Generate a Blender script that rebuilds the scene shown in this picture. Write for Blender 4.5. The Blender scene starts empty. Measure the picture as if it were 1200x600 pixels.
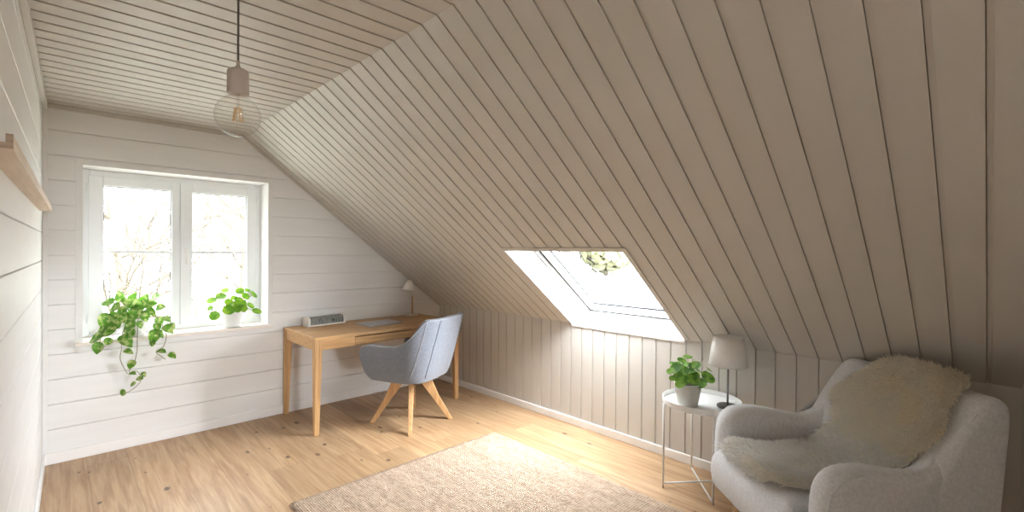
import bpy, bmesh, math, random
import numpy as np
from mathutils import Vector, Matrix, noise

random.seed(7)
rng = np.random.default_rng(7)
C = bpy.context.scene.collection
PI = math.pi

# ------------------------------------------------------------------ camera model
F_PX, CX, CY = 550.77, 600.0, 298.85
YAW, PITCH, ROLL = math.radians(44.124), math.radians(-0.429), math.radians(0.46)
EYE = Vector((0, 0, 1.41))
_R = Vector((math.cos(YAW), -math.sin(YAW), 0)); _F = Vector((math.sin(YAW), math.cos(YAW), 0)); _U = Vector((0, 0, 1))
_F2 = _F * math.cos(PITCH) + _U * math.sin(PITCH); _U2 = _U * math.cos(PITCH) - _F * math.sin(PITCH)
CR = _R * math.cos(ROLL) + _U2 * math.sin(ROLL); CU = _U2 * math.cos(ROLL) - _R * math.sin(ROLL); CF = _F2

def on_y(px, py, Y):
    d = CR * ((px - CX) / F_PX) + CU * ((CY - py) / F_PX) + CF
    return EYE + d * ((Y - EYE.y) / d.y)

# ------------------------------------------------------------------ room numbers
D = 4.274                 # window wall
K = 3.037                 # low wall
RX = 1.082                # ridge between flat and sloping ceiling
ZC, ZK = 2.3436, 0.8277   # ceiling height, low wall height
YB = -3.6                 # gable wall behind the camera
LA = math.atan(0.0201)    # the left wall stands a degree off square
LX = -0.0636              # left wall at the window wall
SD = Vector((RX - K, 0, ZC - ZK)); SLEN = SD.length; SD.normalize()   # up the slope
SN = Vector((-SD.z, 0, SD.x))                                         # into the room
if SN.z > 0: SN = -SN
SKY = (1.453, 2.419)      # skylight opening along Y
S_TOP = (Vector((2.276, 0, 1.4185)) - Vector((K, 0, ZK))).length

# ------------------------------------------------------------------ materials
def new_mat(name):
    m = bpy.data.materials.new(name); m.use_nodes = True
    nt = m.node_tree; b = nt.nodes['Principled BSDF']
    return m, nt, b

def N(nt, typ, **kw):
    n = nt.nodes.new(typ)
    for k, v in kw.items():
        if k in n.inputs.keys() if hasattr(n.inputs, 'keys') else False: n.inputs[k].default_value = v
        else: setattr(n, k, v)
    return n

def mat(name, col, rough=0.6, metal=0.0, var=0.06, scale=8.0, bump=0.0, bscale=80.0, sheen=0.0, stretch=(1, 1, 1)):
    m, nt, b = new_mat(name)
    L = nt.links.new
    tc = N(nt, 'ShaderNodeTexCoord'); mp = N(nt, 'ShaderNodeMapping'); mp.inputs['Scale'].default_value = stretch
    L(tc.outputs['Object'], mp.inputs['Vector'])
    nz = N(nt, 'ShaderNodeTexNoise'); nz.inputs['Scale'].default_value = scale; nz.inputs['Detail'].default_value = 4
    L(mp.outputs['Vector'], nz.inputs['Vector'])
    cr = N(nt, 'ShaderNodeValToRGB')
    lo = [max(0, c * (1 - var)) for c in col]; hi = [min(1, c * (1 + var)) for c in col]
    cr.color_ramp.elements[0].color = (*lo, 1); cr.color_ramp.elements[1].color = (*hi, 1)
    cr.color_ramp.elements[0].position = 0.3; cr.color_ramp.elements[1].position = 0.7
    L(nz.outputs['Fac'], cr.inputs['Fac']); L(cr.outputs['Color'], b.inputs['Base Color'])
    b.inputs['Roughness'].default_value = rough; b.inputs['Metallic'].default_value = metal
    if sheen: b.inputs['Sheen Weight'].default_value = sheen
    if bump:
        n2 = N(nt, 'ShaderNodeTexNoise'); n2.inputs['Scale'].default_value = bscale; n2.inputs['Detail'].default_value = 3
        L(mp.outputs['Vector'], n2.inputs['Vector'])
        bp = N(nt, 'ShaderNodeBump'); bp.inputs['Strength'].default_value = bump; bp.inputs['Distance'].default_value = 0.004
        L(n2.outputs['Fac'], bp.inputs['Height']); L(bp.outputs['Normal'], b.inputs['Normal'])
    return m

def wood_mat(name, base, dark, axis='Y', scale=1.0, rough=0.45):
    m, nt, b = new_mat(name); L = nt.links.new
    tc = N(nt, 'ShaderNodeTexCoord'); mp = N(nt, 'ShaderNodeMapping')
    s = {'X': (1.2, 22, 22), 'Y': (22, 1.2, 22), 'Z': (22, 22, 1.2)}[axis]
    mp.inputs['Scale'].default_value = [v * scale for v in s]
    L(tc.outputs['Object'], mp.inputs['Vector'])
    nz = N(nt, 'ShaderNodeTexNoise'); nz.inputs['Scale'].default_value = 2.5; nz.inputs['Detail'].default_value = 6; nz.inputs['Distortion'].default_value = 0.6
    L(mp.outputs['Vector'], nz.inputs['Vector'])
    cr = N(nt, 'ShaderNodeValToRGB')
    cr.color_ramp.elements[0].color = (*dark, 1); cr.color_ramp.elements[1].color = (*base, 1)
    cr.color_ramp.elements[0].position = 0.33; cr.color_ramp.elements[1].position = 0.62
    L(nz.outputs['Fac'], cr.inputs['Fac']); L(cr.outputs['Color'], b.inputs['Base Color'])
    b.inputs['Roughness'].default_value = rough
    bp = N(nt, 'ShaderNodeBump'); bp.inputs['Strength'].default_value = 0.12; bp.inputs['Distance'].default_value = 0.002
    L(nz.outputs['Fac'], bp.inputs['Height']); L(bp.outputs['Normal'], b.inputs['Normal'])
    return m

def floor_mat():
    m, nt, b = new_mat('oak_floor'); L = nt.links.new
    PW, PL = 0.205, 2.2
    tc = N(nt, 'ShaderNodeTexCoord'); sp = N(nt, 'ShaderNodeSeparateXYZ'); L(tc.outputs['Object'], sp.inputs[0])
    def M(op, a, c=None, **k):
        n = N(nt, 'ShaderNodeMath'); n.operation = op
        for i, v in enumerate((a, c)):
            if v is None: continue
            if isinstance(v, (int, float)): n.inputs[i].default_value = v
            else: L(v, n.inputs[i])
        return n.outputs[0]
    xs = M('DIVIDE', M('ADD', sp.outputs['X'], 0.06), PW); row = M('FLOOR', xs); fx = M('FRACT', xs)
    wn = N(nt, 'ShaderNodeTexWhiteNoise'); wn.noise_dimensions = '1D'; L(row, wn.inputs['W'])
    ys = M('ADD', M('DIVIDE', sp.outputs['Y'], PL), wn.outputs['Value']); seg = M('FLOOR', ys); fy = M('FRACT', ys)
    cmb = N(nt, 'ShaderNodeCombineXYZ'); L(row, cmb.inputs[0]); L(seg, cmb.inputs[1])
    wn2 = N(nt, 'ShaderNodeTexWhiteNoise'); wn2.noise_dimensions = '2D'; L(cmb.outputs[0], wn2.inputs['Vector'])
    # shift grain per plank
    off = N(nt, 'ShaderNodeVectorMath'); off.operation = 'SCALE'; L(wn2.outputs['Color'], off.inputs[0]); off.inputs['Scale'].default_value = 30
    ad = N(nt, 'ShaderNodeVectorMath'); ad.operation = 'ADD'; L(tc.outputs['Object'], ad.inputs[0]); L(off.outputs[0], ad.inputs[1])
    mp = N(nt, 'ShaderNodeMapping'); mp.inputs['Scale'].default_value = (16, 0.9, 1); L(ad.outputs[0], mp.inputs['Vector'])
    nz = N(nt, 'ShaderNodeTexNoise'); nz.inputs['Scale'].default_value = 2.2; nz.inputs['Detail'].default_value = 7; nz.inputs['Distortion'].default_value = 0.9
    L(mp.outputs['Vector'], nz.inputs['Vector'])
    fine = N(nt, 'ShaderNodeTexNoise'); fine.inputs['Scale'].default_value = 9; fine.inputs['Detail'].default_value = 4
    mp2 = N(nt, 'ShaderNodeMapping'); mp2.inputs['Scale'].default_value = (20, 0.8, 1); L(ad.outputs[0], mp2.inputs['Vector']); L(mp2.outputs[0], fine.inputs['Vector'])
    cr = N(nt, 'ShaderNodeValToRGB')
    e = cr.color_ramp.elements
    e[0].color = (0.315, 0.178, 0.086, 1); e[0].position = 0.28
    e[1].color = (0.475, 0.315, 0.18, 1); e[1].position = 0.62
    L(nz.outputs['Fac'], cr.inputs['Fac'])
    # per plank tone
    tone = N(nt, 'ShaderNodeMapRange'); tone.inputs['To Min'].default_value = 0.80; tone.inputs['To Max'].default_value = 1.12; L(wn2.outputs['Value'], tone.inputs['Value'])
    ft = N(nt, 'ShaderNodeMapRange'); ft.inputs['From Min'].default_value = 0.3; ft.inputs['From Max'].default_value = 0.7; ft.inputs['To Min'].default_value = 0.90; ft.inputs['To Max'].default_value = 1.06; L(fine.outputs['Fac'], ft.inputs['Value'])
    tt = M('MULTIPLY', tone.outputs[0], ft.outputs[0])
    sc = N(nt, 'ShaderNodeVectorMath'); sc.operation = 'SCALE'; L(cr.outputs['Color'], sc.inputs[0]); L(tt, sc.inputs['Scale'])
    # knots
    mpk = N(nt, 'ShaderNodeMapping'); mpk.inputs['Scale'].default_value = (4.6, 2.9, 1); L(ad.outputs[0], mpk.inputs['Vector'])
    dst = N(nt, 'ShaderNodeTexNoise'); dst.inputs['Scale'].default_value = 14; L(ad.outputs[0], dst.inputs['Vector'])
    dsc = N(nt, 'ShaderNodeVectorMath'); dsc.operation = 'SCALE'; dsc.inputs['Scale'].default_value = 0.14; L(dst.outputs['Color'], dsc.inputs[0])
    kad = N(nt, 'ShaderNodeVectorMath'); kad.operation = 'ADD'; L(mpk.outputs[0], kad.inputs[0]); L(dsc.outputs[0], kad.inputs[1])
    vo = N(nt, 'ShaderNodeTexVoronoi'); vo.inputs['Scale'].default_value = 1.0; vo.inputs['Randomness'].default_value = 1.0; vo.voronoi_dimensions = '2D'
    L(kad.outputs[0], vo.inputs['Vector'])
    sepc = N(nt, 'ShaderNodeSeparateColor'); L(vo.outputs['Color'], sepc.inputs[0])
    rad = M('MULTIPLY', M('POWER', sepc.outputs[0], 2.2), 0.085)
    ratio = M('DIVIDE', vo.outputs['Distance'], M('ADD', rad, 0.004))
    kmask = N(nt, 'ShaderNodeMapRange'); kmask.inputs['From Min'].default_value = 0.55; kmask.inputs['From Max'].default_value = 1.15; kmask.inputs['To Min'].default_value = 0.9; kmask.inputs['To Max'].default_value = 0.0
    L(ratio, kmask.inputs['Value'])
    mx = N(nt, 'ShaderNodeMix'); mx.data_type = 'RGBA'; L(kmask.outputs[0], mx.inputs['Factor']); L(sc.outputs[0], mx.inputs['A']); mx.inputs['B'].default_value = (0.075, 0.04, 0.022, 1)
    # joints
    edge = M('MINIMUM', M('MULTIPLY', M('MINIMUM', fx, M('SUBTRACT', 1.0, fx)), PW), M('MULTIPLY', M('MINIMUM', fy, M('SUBTRACT', 1.0, fy)), PL))
    jm = N(nt, 'ShaderNodeMapRange'); jm.inputs['From Min'].default_value = 0.0006; jm.inputs['From Max'].default_value = 0.0018; jm.inputs['To Min'].default_value = 1; jm.inputs['To Max'].default_value = 0; L(edge, jm.inputs['Value'])
    mj = N(nt, 'ShaderNodeMix'); mj.data_type = 'RGBA'; L(M('MULTIPLY', jm.outputs[0], 0.65), mj.inputs['Factor']); L(mx.outputs['Result'], mj.inputs['A']); mj.inputs['B'].default_value = (0.16, 0.09, 0.045, 1)
    L(mj.outputs['Result'], b.inputs['Base Color'])
    b.inputs['Roughness'].default_value = 0.42
    bp = N(nt, 'ShaderNodeBump'); bp.inputs['Strength'].default_value = 0.3; bp.inputs['Distance'].default_value = 0.002
    h = M('SUBTRACT', M('MULTIPLY', fine.outputs['Fac'], 0.3), jm.outputs[0]); L(h, bp.inputs['Height']); L(bp.outputs['Normal'], b.inputs['Normal'])
    return m

def rug_mat():
    m, nt, b = new_mat('jute_weave'); L = nt.links.new
    tc = N(nt, 'ShaderNodeTexCoord')
    def wave(direction, scale, dist, phase_noise):
        w = N(nt, 'ShaderNodeTexWave'); w.bands_direction = direction; w.wave_profile = 'SIN'
        w.inputs['Scale'].default_value = scale; w.inputs['Distortion'].default_value = dist; w.inputs['Detail'].default_value = 2; w.inputs['Detail Scale'].default_value = phase_noise
        L(tc.outputs['Object'], w.inputs['Vector']); return w
    w1 = wave('X', 26, 1.6, 3.0); w2 = wave('Y', 20, 3.0, 5.0)
    nz = N(nt, 'ShaderNodeTexNoise'); nz.inputs['Scale'].default_value = 55; nz.inputs['Detail'].default_value = 4
    mp = N(nt, 'ShaderNodeMapping'); mp.inputs['Scale'].default_value = (1.6, 0.55, 1); L(tc.outputs['Object'], mp.inputs['Vector']); L(mp.outputs[0], nz.inputs['Vector'])
    mul = N(nt, 'ShaderNodeMath'); mul.operation = 'MULTIPLY'; L(w1.outputs['Fac'], mul.inputs[0]); L(w2.outputs['Fac'], mul.inputs[1])
    add = N(nt, 'ShaderNodeMath'); add.operation = 'MULTIPLY_ADD'; L(nz.outputs['Fac'], add.inputs[0]); add.inputs[1].default_value = 0.9; L(mul.outputs[0], add.inputs[2])
    cr = N(nt, 'ShaderNodeValToRGB'); e = cr.color_ramp.elements
    e[0].color = (0.25, 0.16, 0.10, 1); e[0].position = 0.38
    e[1].color = (0.45, 0.335, 0.245, 1); e[1].position = 0.62
    x = e.new(1.0); x.color = (0.54, 0.42, 0.315, 1)
    L(add.outputs[0], cr.inputs['Fac'])
    big = N(nt, 'ShaderNodeTexNoise'); big.inputs['Scale'].default_value = 3; big.inputs['Detail'].default_value = 3
    mb = N(nt, 'ShaderNodeMapping'); mb.inputs['Scale'].default_value = (6, 0.6, 1); L(tc.outputs['Object'], mb.inputs['Vector']); L(mb.outputs[0], big.inputs['Vector'])
    mr = N(nt, 'ShaderNodeMapRange'); mr.inputs['From Min'].default_value = 0.3; mr.inputs['From Max'].default_value = 0.7; mr.inputs['To Min'].default_value = 0.86; mr.inputs['To Max'].default_value = 1.1; L(big.outputs['Fac'], mr.inputs['Value'])
    sc = N(nt, 'ShaderNodeVectorMath'); sc.operation = 'SCALE'; L(cr.outputs['Color'], sc.inputs[0]); L(mr.outputs[0], sc.inputs['Scale'])
    L(sc.outputs[0], b.inputs['Base Color']); b.inputs['Roughness'].default_value = 0.95
    bp = N(nt, 'ShaderNodeBump'); bp.inputs['Strength'].default_value = 0.8; bp.inputs['Distance'].default_value = 0.006
    L(add.outputs[0], bp.inputs['Height']); L(bp.outputs['Normal'], b.inputs['Normal'])
    return m

def glass_mat(name, tint=(1, 1, 1), refl=1.0):
    m = bpy.data.materials.new(name); m.use_nodes = True; nt = m.node_tree; L = nt.links.new
    nt.nodes.remove(nt.nodes['Principled BSDF']); out = nt.nodes['Material Output']
    tr = N(nt, 'ShaderNodeBsdfTransparent'); tr.inputs['Color'].default_value = (*tint, 1)
    gl = N(nt, 'ShaderNodeBsdfGlossy'); gl.inputs['Roughness'].default_value = 0.02
    fr = N(nt, 'ShaderNodeLayerWeight'); fr.inputs['Blend'].default_value = 0.5
    pw_ = N(nt, 'ShaderNodeMath'); pw_.operation = 'POWER'; L(fr.outputs['Facing'], pw_.inputs[0]); pw_.inputs[1].default_value = 4.0
    mu = N(nt, 'ShaderNodeMath'); mu.operation = 'MULTIPLY_ADD'; L(pw_.outputs[0], mu.inputs[0]); mu.inputs[1].default_value = 0.75 * refl; mu.inputs[2].default_value = 0.05 * refl
    mx = N(nt, 'ShaderNodeMixShader'); L(mu.outputs[0], mx.inputs[0]); L(tr.outputs[0], mx.inputs[1]); L(gl.outputs[0], mx.inputs[2])
    L(mx.outputs[0], out.inputs['Surface'])
    return m

def leaf_mat(name, a, bcol, scale, trans=0.35, lo=0.45, hi=0.55, sheen=0.0):
    m, nt, b = new_mat(name); L = nt.links.new
    tc = N(nt, 'ShaderNodeTexCoord'); nz = N(nt, 'ShaderNodeTexNoise'); nz.inputs['Scale'].default_value = scale; nz.inputs['Detail'].default_value = 3
    L(tc.outputs['Object'], nz.inputs['Vector'])
    cr = N(nt, 'ShaderNodeValToRGB'); e = cr.color_ramp.elements
    e[0].color = (*a, 1); e[1].color = (*bcol, 1); e[0].position = lo; e[1].position = hi
    L(nz.outputs['Fac'], cr.inputs['Fac']); L(cr.outputs['Color'], b.inputs['Base Color']); b.inputs['Roughness'].default_value = 0.4 if not sheen else 0.9; b.inputs['Sheen Weight'].default_value = sheen
    tl = N(nt, 'ShaderNodeBsdfTranslucent'); L(cr.outputs['Color'], tl.inputs['Color'])
    mx = N(nt, 'ShaderNodeMixShader'); mx.inputs[0].default_value = trans
    out = nt.nodes['Material Output']; L(b.outputs[0], mx.inputs[1]); L(tl.outputs[0], mx.inputs[2]); L(mx.outputs[0], out.inputs['Surface'])
    return m

WHITE = (0.76, 0.755, 0.745)
GREIGE = (0.548, 0.521, 0.478)
m_wall = mat('white_painted_board', WHITE, 0.55, var=0.02, scale=3, bump=0.08, bscale=30, stretch=(1, 1, 6))
m_left = mat('white_painted_board_side', (0.76, 0.755, 0.745), 0.5, var=0.02, scale=3, bump=0.08, bscale=30, stretch=(1, 1, 6))
m_greige = mat('greige_painted_board', GREIGE, 0.5, var=0.025, scale=3, bump=0.06, bscale=40)
m_trimwhite = mat('white_trim_paint', (0.82, 0.81, 0.80), 0.4, var=0.02)
m_frame = mat('window_frame_white', (0.80, 0.82, 0.83), 0.35, var=0.015)
m_sill = mat('sill_paint', (0.80, 0.74, 0.68), 0.45, var=0.04, stretch=(1, 8, 8))
m_floor = floor_mat(); m_rug = rug_mat()
m_oak = wood_mat('oak_desk', (0.56, 0.34, 0.155), (0.40, 0.22, 0.09), 'X')
m_oakz = wood_mat('oak_upright', (0.56, 0.34, 0.155), (0.40, 0.22, 0.09), 'Z')
m_oakleg = wood_mat('oak_chair_leg', (0.60, 0.36, 0.17), (0.44, 0.25, 0.11), 'Z')
m_ledge = wood_mat('oak_ledge', (0.72, 0.58, 0.44), (0.62, 0.47, 0.33), 'Y')
m_endgrain_shaded = wood_mat('oak_end_grain_shaded', (0.30, 0.18, 0.09), (0.20, 0.11, 0.05), 'X', 2)  # end grain, darkened further with the shade on the ledge's near end
m_pane = glass_mat('window_glass')
m_bulb = glass_mat('bulb_glass', (0.975, 0.97, 0.95), 1.0)
m_socket = mat('taupe_silicone', (0.52, 0.45, 0.395), 0.6)
m_cord = mat('grey_cord', (0.09, 0.085, 0.08), 0.7)
m_fil = mat('amber_filament', (0.80, 0.52, 0.22), 0.4)
m_tub = mat('blue_grey_fabric', (0.165, 0.182, 0.220), 0.9, var=0.12, scale=60, bump=0.25, bscale=500, sheen=0.3)
m_tubpipe = mat('pale_piping', (0.30, 0.31, 0.34), 0.8)
m_seam = mat('dark_seam', (0.06, 0.07, 0.10), 0.9)
m_gasket = mat('black_rubber', (0.010, 0.010, 0.012), 0.9)
m_black = mat('black_metal', (0.02, 0.02, 0.02), 0.5)
m_arm = mat('light_grey_fabric', (0.67, 0.68, 0.70), 0.95, var=0.10, scale=90, bump=0.35, bscale=420, sheen=0.25)
m_wool = leaf_mat('cream_wool', (0.992, 0.938, 0.815), (0.997, 0.975, 0.905), 9, 0.55, 0.35, 0.65, 0.7)
m_wool_lit = leaf_mat('cream_wool_lit', (0.994, 0.974, 0.925), (0.998, 0.991, 0.972), 14, 0.55, 0.35, 0.65, 0.7)  # same cream fleece, paler: the light on the seat is put into the colour
m_metalw = mat('white_steel', (0.78, 0.78, 0.77), 0.35, var=0.01)
m_shade = leaf_mat('white_lamp_linen', (0.92, 0.90, 0.875), (0.95, 0.935, 0.91), 120, 0.18)
m_steel = mat('brushed_steel', (0.30, 0.29, 0.28), 0.35, metal=0.9)
m_darkbase = mat('dark_lamp_base', (0.10, 0.095, 0.09), 0.35, metal=0.6)
m_pot = mat('white_ceramic', (0.80, 0.80, 0.80), 0.3, var=0.02)
m_concrete = mat('pale_concrete', (0.56, 0.55, 0.51), 0.8, var=0.08, scale=25, bump=0.1)
m_soil = mat('potting_soil', (0.05, 0.035, 0.025), 0.95, var=0.4, scale=60, bump=0.6, bscale=120)
m_leaf_dark = leaf_mat('dark_green_leaf', (0.07, 0.20, 0.025), (0.20, 0.38, 0.05), 22, 0.32)
m_leaf_var = leaf_mat('variegated_leaf', (0.10, 0.26, 0.025), (0.46, 0.54, 0.20), 34, 0.45, 0.46, 0.64)
m_leaf_lime = leaf_mat('lime_leaf', (0.12, 0.30, 0.018), (0.24, 0.42, 0.03), 18, 0.45)
m_stem = mat('green_stem', (0.20, 0.27, 0.07), 0.6)
m_vine = mat('vine_stem', (0.22, 0.20, 0.10), 0.6)
m_alu = mat('silver_aluminium', (0.52, 0.52, 0.53), 0.35, metal=0.75, var=0.01)
m_logo = mat('polished_logo', (0.86, 0.86, 0.86), 0.2)
m_smoke = mat('smoked_grey_green', (0.20, 0.215, 0.195), 0.25, var=0.35, scale=22, stretch=(3, 1, 1))
m_offwhite = mat('off_white_plastic', (0.74, 0.71, 0.66), 0.45, var=0.03)
m_bark = mat('wet_bark', (0.026, 0.019, 0.009), 0.9, var=0.3, scale=6)
m_field = mat('winter_field', (0.17, 0.17, 0.145), 0.95, var=0.10, scale=0.05)
m_farleaf = mat('olive_crown', (0.075, 0.078, 0.036), 0.9, var=0.45, scale=0.9)

# ------------------------------------------------------------------ mesh builder
class MB:
    def __init__(s): s.v = []; s.f = []
    def add(s, vs, fs):
        n = len(s.v); s.v += [tuple(v) for v in vs]; s.f += [tuple(i + n for i in f) for f in fs]; return s
    def box(s, c, size, M=None):
        x, y, z = [k / 2 for k in size]
        vs = [Vector((a * x, b * y, d * z)) for a in (-1, 1) for b in (-1, 1) for d in (-1, 1)]
        if M is not None: vs = [M @ v for v in vs]
        vs = [v + Vector(c) for v in vs]
        return s.add(vs, [(0, 1, 3, 2), (4, 6, 7, 5), (0, 4, 5, 1), (2, 3, 7, 6), (0, 2, 6, 4), (1, 5, 7, 3)])
    def quad(s, a, b, c, d): return s.add([a, b, c, d], [(0, 1, 2, 3)])
    def loft(s, rings, caps=True, closed=True):
        n = len(rings[0]); vs = [v for r in rings for v in r]; fs = []
        for i in range(len(rings) - 1):
            for j in range(n if closed else n - 1):
                k = (j + 1) % n
                fs.append((i * n + j, i * n + k, (i + 1) * n + k, (i + 1) * n + j))
        if caps:
            fs.append(tuple(reversed(range(n)))); fs.append(tuple((len(rings) - 1) * n + j for j in range(n)))
        return s.add(vs, fs)
    def lathe(s, prof, c=(0, 0, 0), n=40, M=None, caps=True):
        rings = []
        for r, z in prof:
            ring = [Vector((r * math.cos(2 * PI * k / n), r * math.sin(2 * PI * k / n), z)) for k in range(n)]
            if M is not None: ring = [M @ v for v in ring]
            rings.append([v + Vector(c) for v in ring])
        return s.loft(rings, caps)
    def tube(s, pts, r, n=8):
        pts = [Vector(p) for p in pts]; rs = r if hasattr(r, '__len__') else [r] * len(pts)
        rings = []; up = Vector((0, 0, 1)); prev = None
        for i, p in enumerate(pts):
            t = (pts[min(i + 1, len(pts) - 1)] - pts[max(i - 1, 0)]).normalized()
            if prev is None:
                a = t.cross(up if abs(t.z) < 0.9 else Vector((1, 0, 0))).normalized()
            else:
                a = (prev - t * prev.dot(t)); a = a.normalized() if a.length > 1e-6 else t.orthogonal().normalized()
            prev = a; b = t.cross(a)
            rings.append([p + (a * math.cos(2 * PI * k / n) + b * math.sin(2 * PI * k / n)) * rs[i] for k in range(n)])
        return s.loft(rings)
    def build(s, name, m, parent=None, smooth=False, bevel=0.0, subsurf=0, solid=0.0, loc=None, rotz=None, seg=2, fixn=True):
        me = bpy.data.meshes.new(name); me.from_pydata(s.v, [], s.f)
        for mm in (m if isinstance(m, (list, tuple)) else [m]): me.materials.append(mm)
        if fixn:
            bm = bmesh.new(); bm.from_mesh(me); bmesh.ops.recalc_face_normals(bm, faces=bm.faces); bm.to_mesh(me); bm.free()
        if smooth: me.polygons.foreach_set('use_smooth', [True] * len(me.polygons))
        o = bpy.data.objects.new(name, me); C.objects.link(o)
        if parent is not None: o.parent = parent
        if loc is not None: o.location = loc
        if rotz is not None: o.rotation_euler.z = rotz
        if bevel:
            b = o.modifiers.new('bevel', 'BEVEL'); b.width = bevel; b.segments = seg; b.limit_method = 'ANGLE'; b.angle_limit = math.radians(35)
        if solid:
            b = o.modifiers.new('solid', 'SOLIDIFY'); b.thickness = solid; b.offset = -1
        if subsurf:
            b = o.modifiers.new('sub', 'SUBSURF'); b.levels = subsurf; b.render_levels = subsurf
        return o

def tag(o, label=None, cat=None, group=None, kind=None):
    for k, v in (('label', label), ('category', cat), ('group', group), ('kind', kind)):
        if v: o[k] = v
    return o
def empty(name, loc, rz=0.0, label=None, cat=None, group=None, kind=None):
    o = bpy.data.objects.new(name, None); C.objects.link(o); o.location = loc; o.rotation_euler.z = rz; o.empty_display_size = 0.1
    return tag(o, label, cat, group, kind)

# ------------------------------------------------------------------ boarded surfaces
def boards(mb, O, U, V, Nn, u0, u1, v0, v1, pitch, phase, prof, hole=None):
    """A boarded sheet: boards run along U, repeat along V; Nn points into the room; prof = [(dv, depth)] per groove."""
    vs = [(v0, None), (v1, None)]
    k0 = math.floor((v0 - phase) / pitch) - 1; k1 = math.ceil((v1 - phase) / pitch) + 1
    pts = []
    for k in range(k0, k1 + 1):
        for dv, dp in prof: pts.append((phase + k * pitch + dv, dp))
    pts.sort(key=lambda p: p[0])
    def depth(v):
        for a, b in zip(pts, pts[1:]):
            if a[0] <= v <= b[0]:
                return a[1] if b[0] - a[0] < 1e-9 else a[1] + (b[1] - a[1]) * (v - a[0]) / (b[0] - a[0])
        return 0.0
    vv = [(v0, depth(v0))] + [p for p in pts if v0 < p[0] < v1] + [(v1, depth(v1))]
    us = [u0, u1]
    if hole:
        hu0, hu1, hv0, hv1 = hole
        us = [u0, hu0, hu1, u1]
        for h in (hv0, hv1): vv.append((h, depth(h)))
        vv.sort(key=lambda p: p[0])
    O, U, V, Nn = Vector(O), Vector(U), Vector(V), Vector(Nn)
    for (va, da), (vb, db) in zip(vv, vv[1:]):
        for ua, ub in zip(us, us[1:]):
            if hole and ua >= hu0 - 1e-9 and ub <= hu1 + 1e-9 and va >= hv0 - 1e-9 and vb <= hv1 + 1e-9: continue
            P = lambda u, v, d: O + U * u + V * v - Nn * d
            mb.quad(P(ua, va, da), P(ub, va, da), P(ub, vb, db), P(ua, vb, db))
    return mb

PITCH_B, PHASE_B = 0.1095, 1.44
REC = [(-0.0082, 0.0), (-0.0076, 0.005), (0.0062, 0.005), (0.0063, 0.018), (0.0083, 0.018), (0.0085, 0.0)]
VEE = [(-0.0045, 0.0), (-0.0018, 0.003), (-0.0017, 0.012), (0.0017, 0.012), (0.0018, 0.003), (0.0045, 0.0)]

def struct(mb, name, m, **k):
    o = mb.build(name, m, fixn=False, **k); o['kind'] = 'structure'; return o

# window wall (far end), clipped under the slope
WX0, WX1, WZ0, WZ1 = 0.128, 1.281, 0.780, 1.968
mb = boards(MB(), (0, D, 0), (1, 0, 0), (0, 0, 1), (0, -1, 0), -0.25, K + 0.02, -0.02, ZC + 0.05, 0.1628, 0.2235, VEE, (WX0, WX1, WZ0, WZ1))
o = struct(mb, 'wall_back', m_wall)
bm = bmesh.new(); bm.from_mesh(o.data)
bmesh.ops.bisect_plane(bm, geom=bm.verts[:] + bm.edges[:] + bm.faces[:], plane_co=Vector((K, D, ZK)) - SN * 0.03, plane_no=-SN, clear_outer=True)
bm.to_mesh(o.data); bm.free()
# left wall, a degree off square
LU = Vector((math.sin(LA), math.cos(LA), 0)); LN = Vector((math.cos(LA), -math.sin(LA), 0)); LO = Vector((LX, D, 0))
mb = boards(MB(), LO, LU, (0, 0, 1), LN, YB - D - 0.1, 0.02, -0.02, ZC + 0.02, 0.181, 1.508, VEE)
struct(mb, 'wall_left', m_left)
# low wall
mb = boards(MB(), (K, 0, 0), (0, 0, 1), (0, 1, 0), (-1, 0, 0), -0.02, ZK + 0.0, YB - 0.02, D + 0.02, PITCH_B, PHASE_B, REC, (ZK - 0.012, ZK + 1, SKY[0], SKY[1]))
struct(mb, 'wall_right', m_greige)
# slope with the skylight opening
mb = boards(MB(), (K, 0, ZK), SD, (0, 1, 0), SN, -0.004, SLEN + 0.02, YB - 0.02, D + 0.02, PITCH_B, PHASE_B, REC, (-0.01, S_TOP, SKY[0], SKY[1]))
struct(mb, 'ceiling_slope', m_greige)
# flat ceiling
mb = boards(MB(), (0, 0, ZC), (1, 0, 0), (0, 1, 0), (0, 0, -1), -0.35, RX + 0.004, YB - 0.02, D + 0.02, PITCH_B, PHASE_B, REC)
struct(mb, 'ceiling', m_greige)
# wall behind the camera
RW = (0.05, 0.85, 0.85, 2.05)  # opening for the added rear window
mb = boards(MB(), (0, YB, 0), (1, 0, 0), (0, 0, 1), (0, 1, 0), -0.35, K + 0.02, -0.02, ZC + 0.05, 0.1628, 0.2235, VEE, RW)
struct(mb, 'wall_front', m_wall)
YP, XP = -0.62, 1.12     # unseen cross wall, added to keep the rear window's light off the armchair
mb = MB().box(((XP + K) / 2, YP - 0.05, ZC / 2), (K - XP, 0.10, ZC)); o = struct(mb, 'wall_light_block', m_wall)
bm = bmesh.new(); bm.from_mesh(o.data)
bmesh.ops.bisect_plane(bm, geom=bm.verts[:] + bm.edges[:] + bm.faces[:], plane_co=Vector((K, 0, ZK)) - SN * 0.01, plane_no=-SN, clear_outer=True)
bm.to_mesh(o.data); bm.free()
# floor slab
mb = MB().box(((K - 0.35) / 2, (D + YB) / 2, -0.02), (K + 0.45, D - YB + 0.1, 0.04))
struct(mb, 'floor', m_floor)

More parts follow.
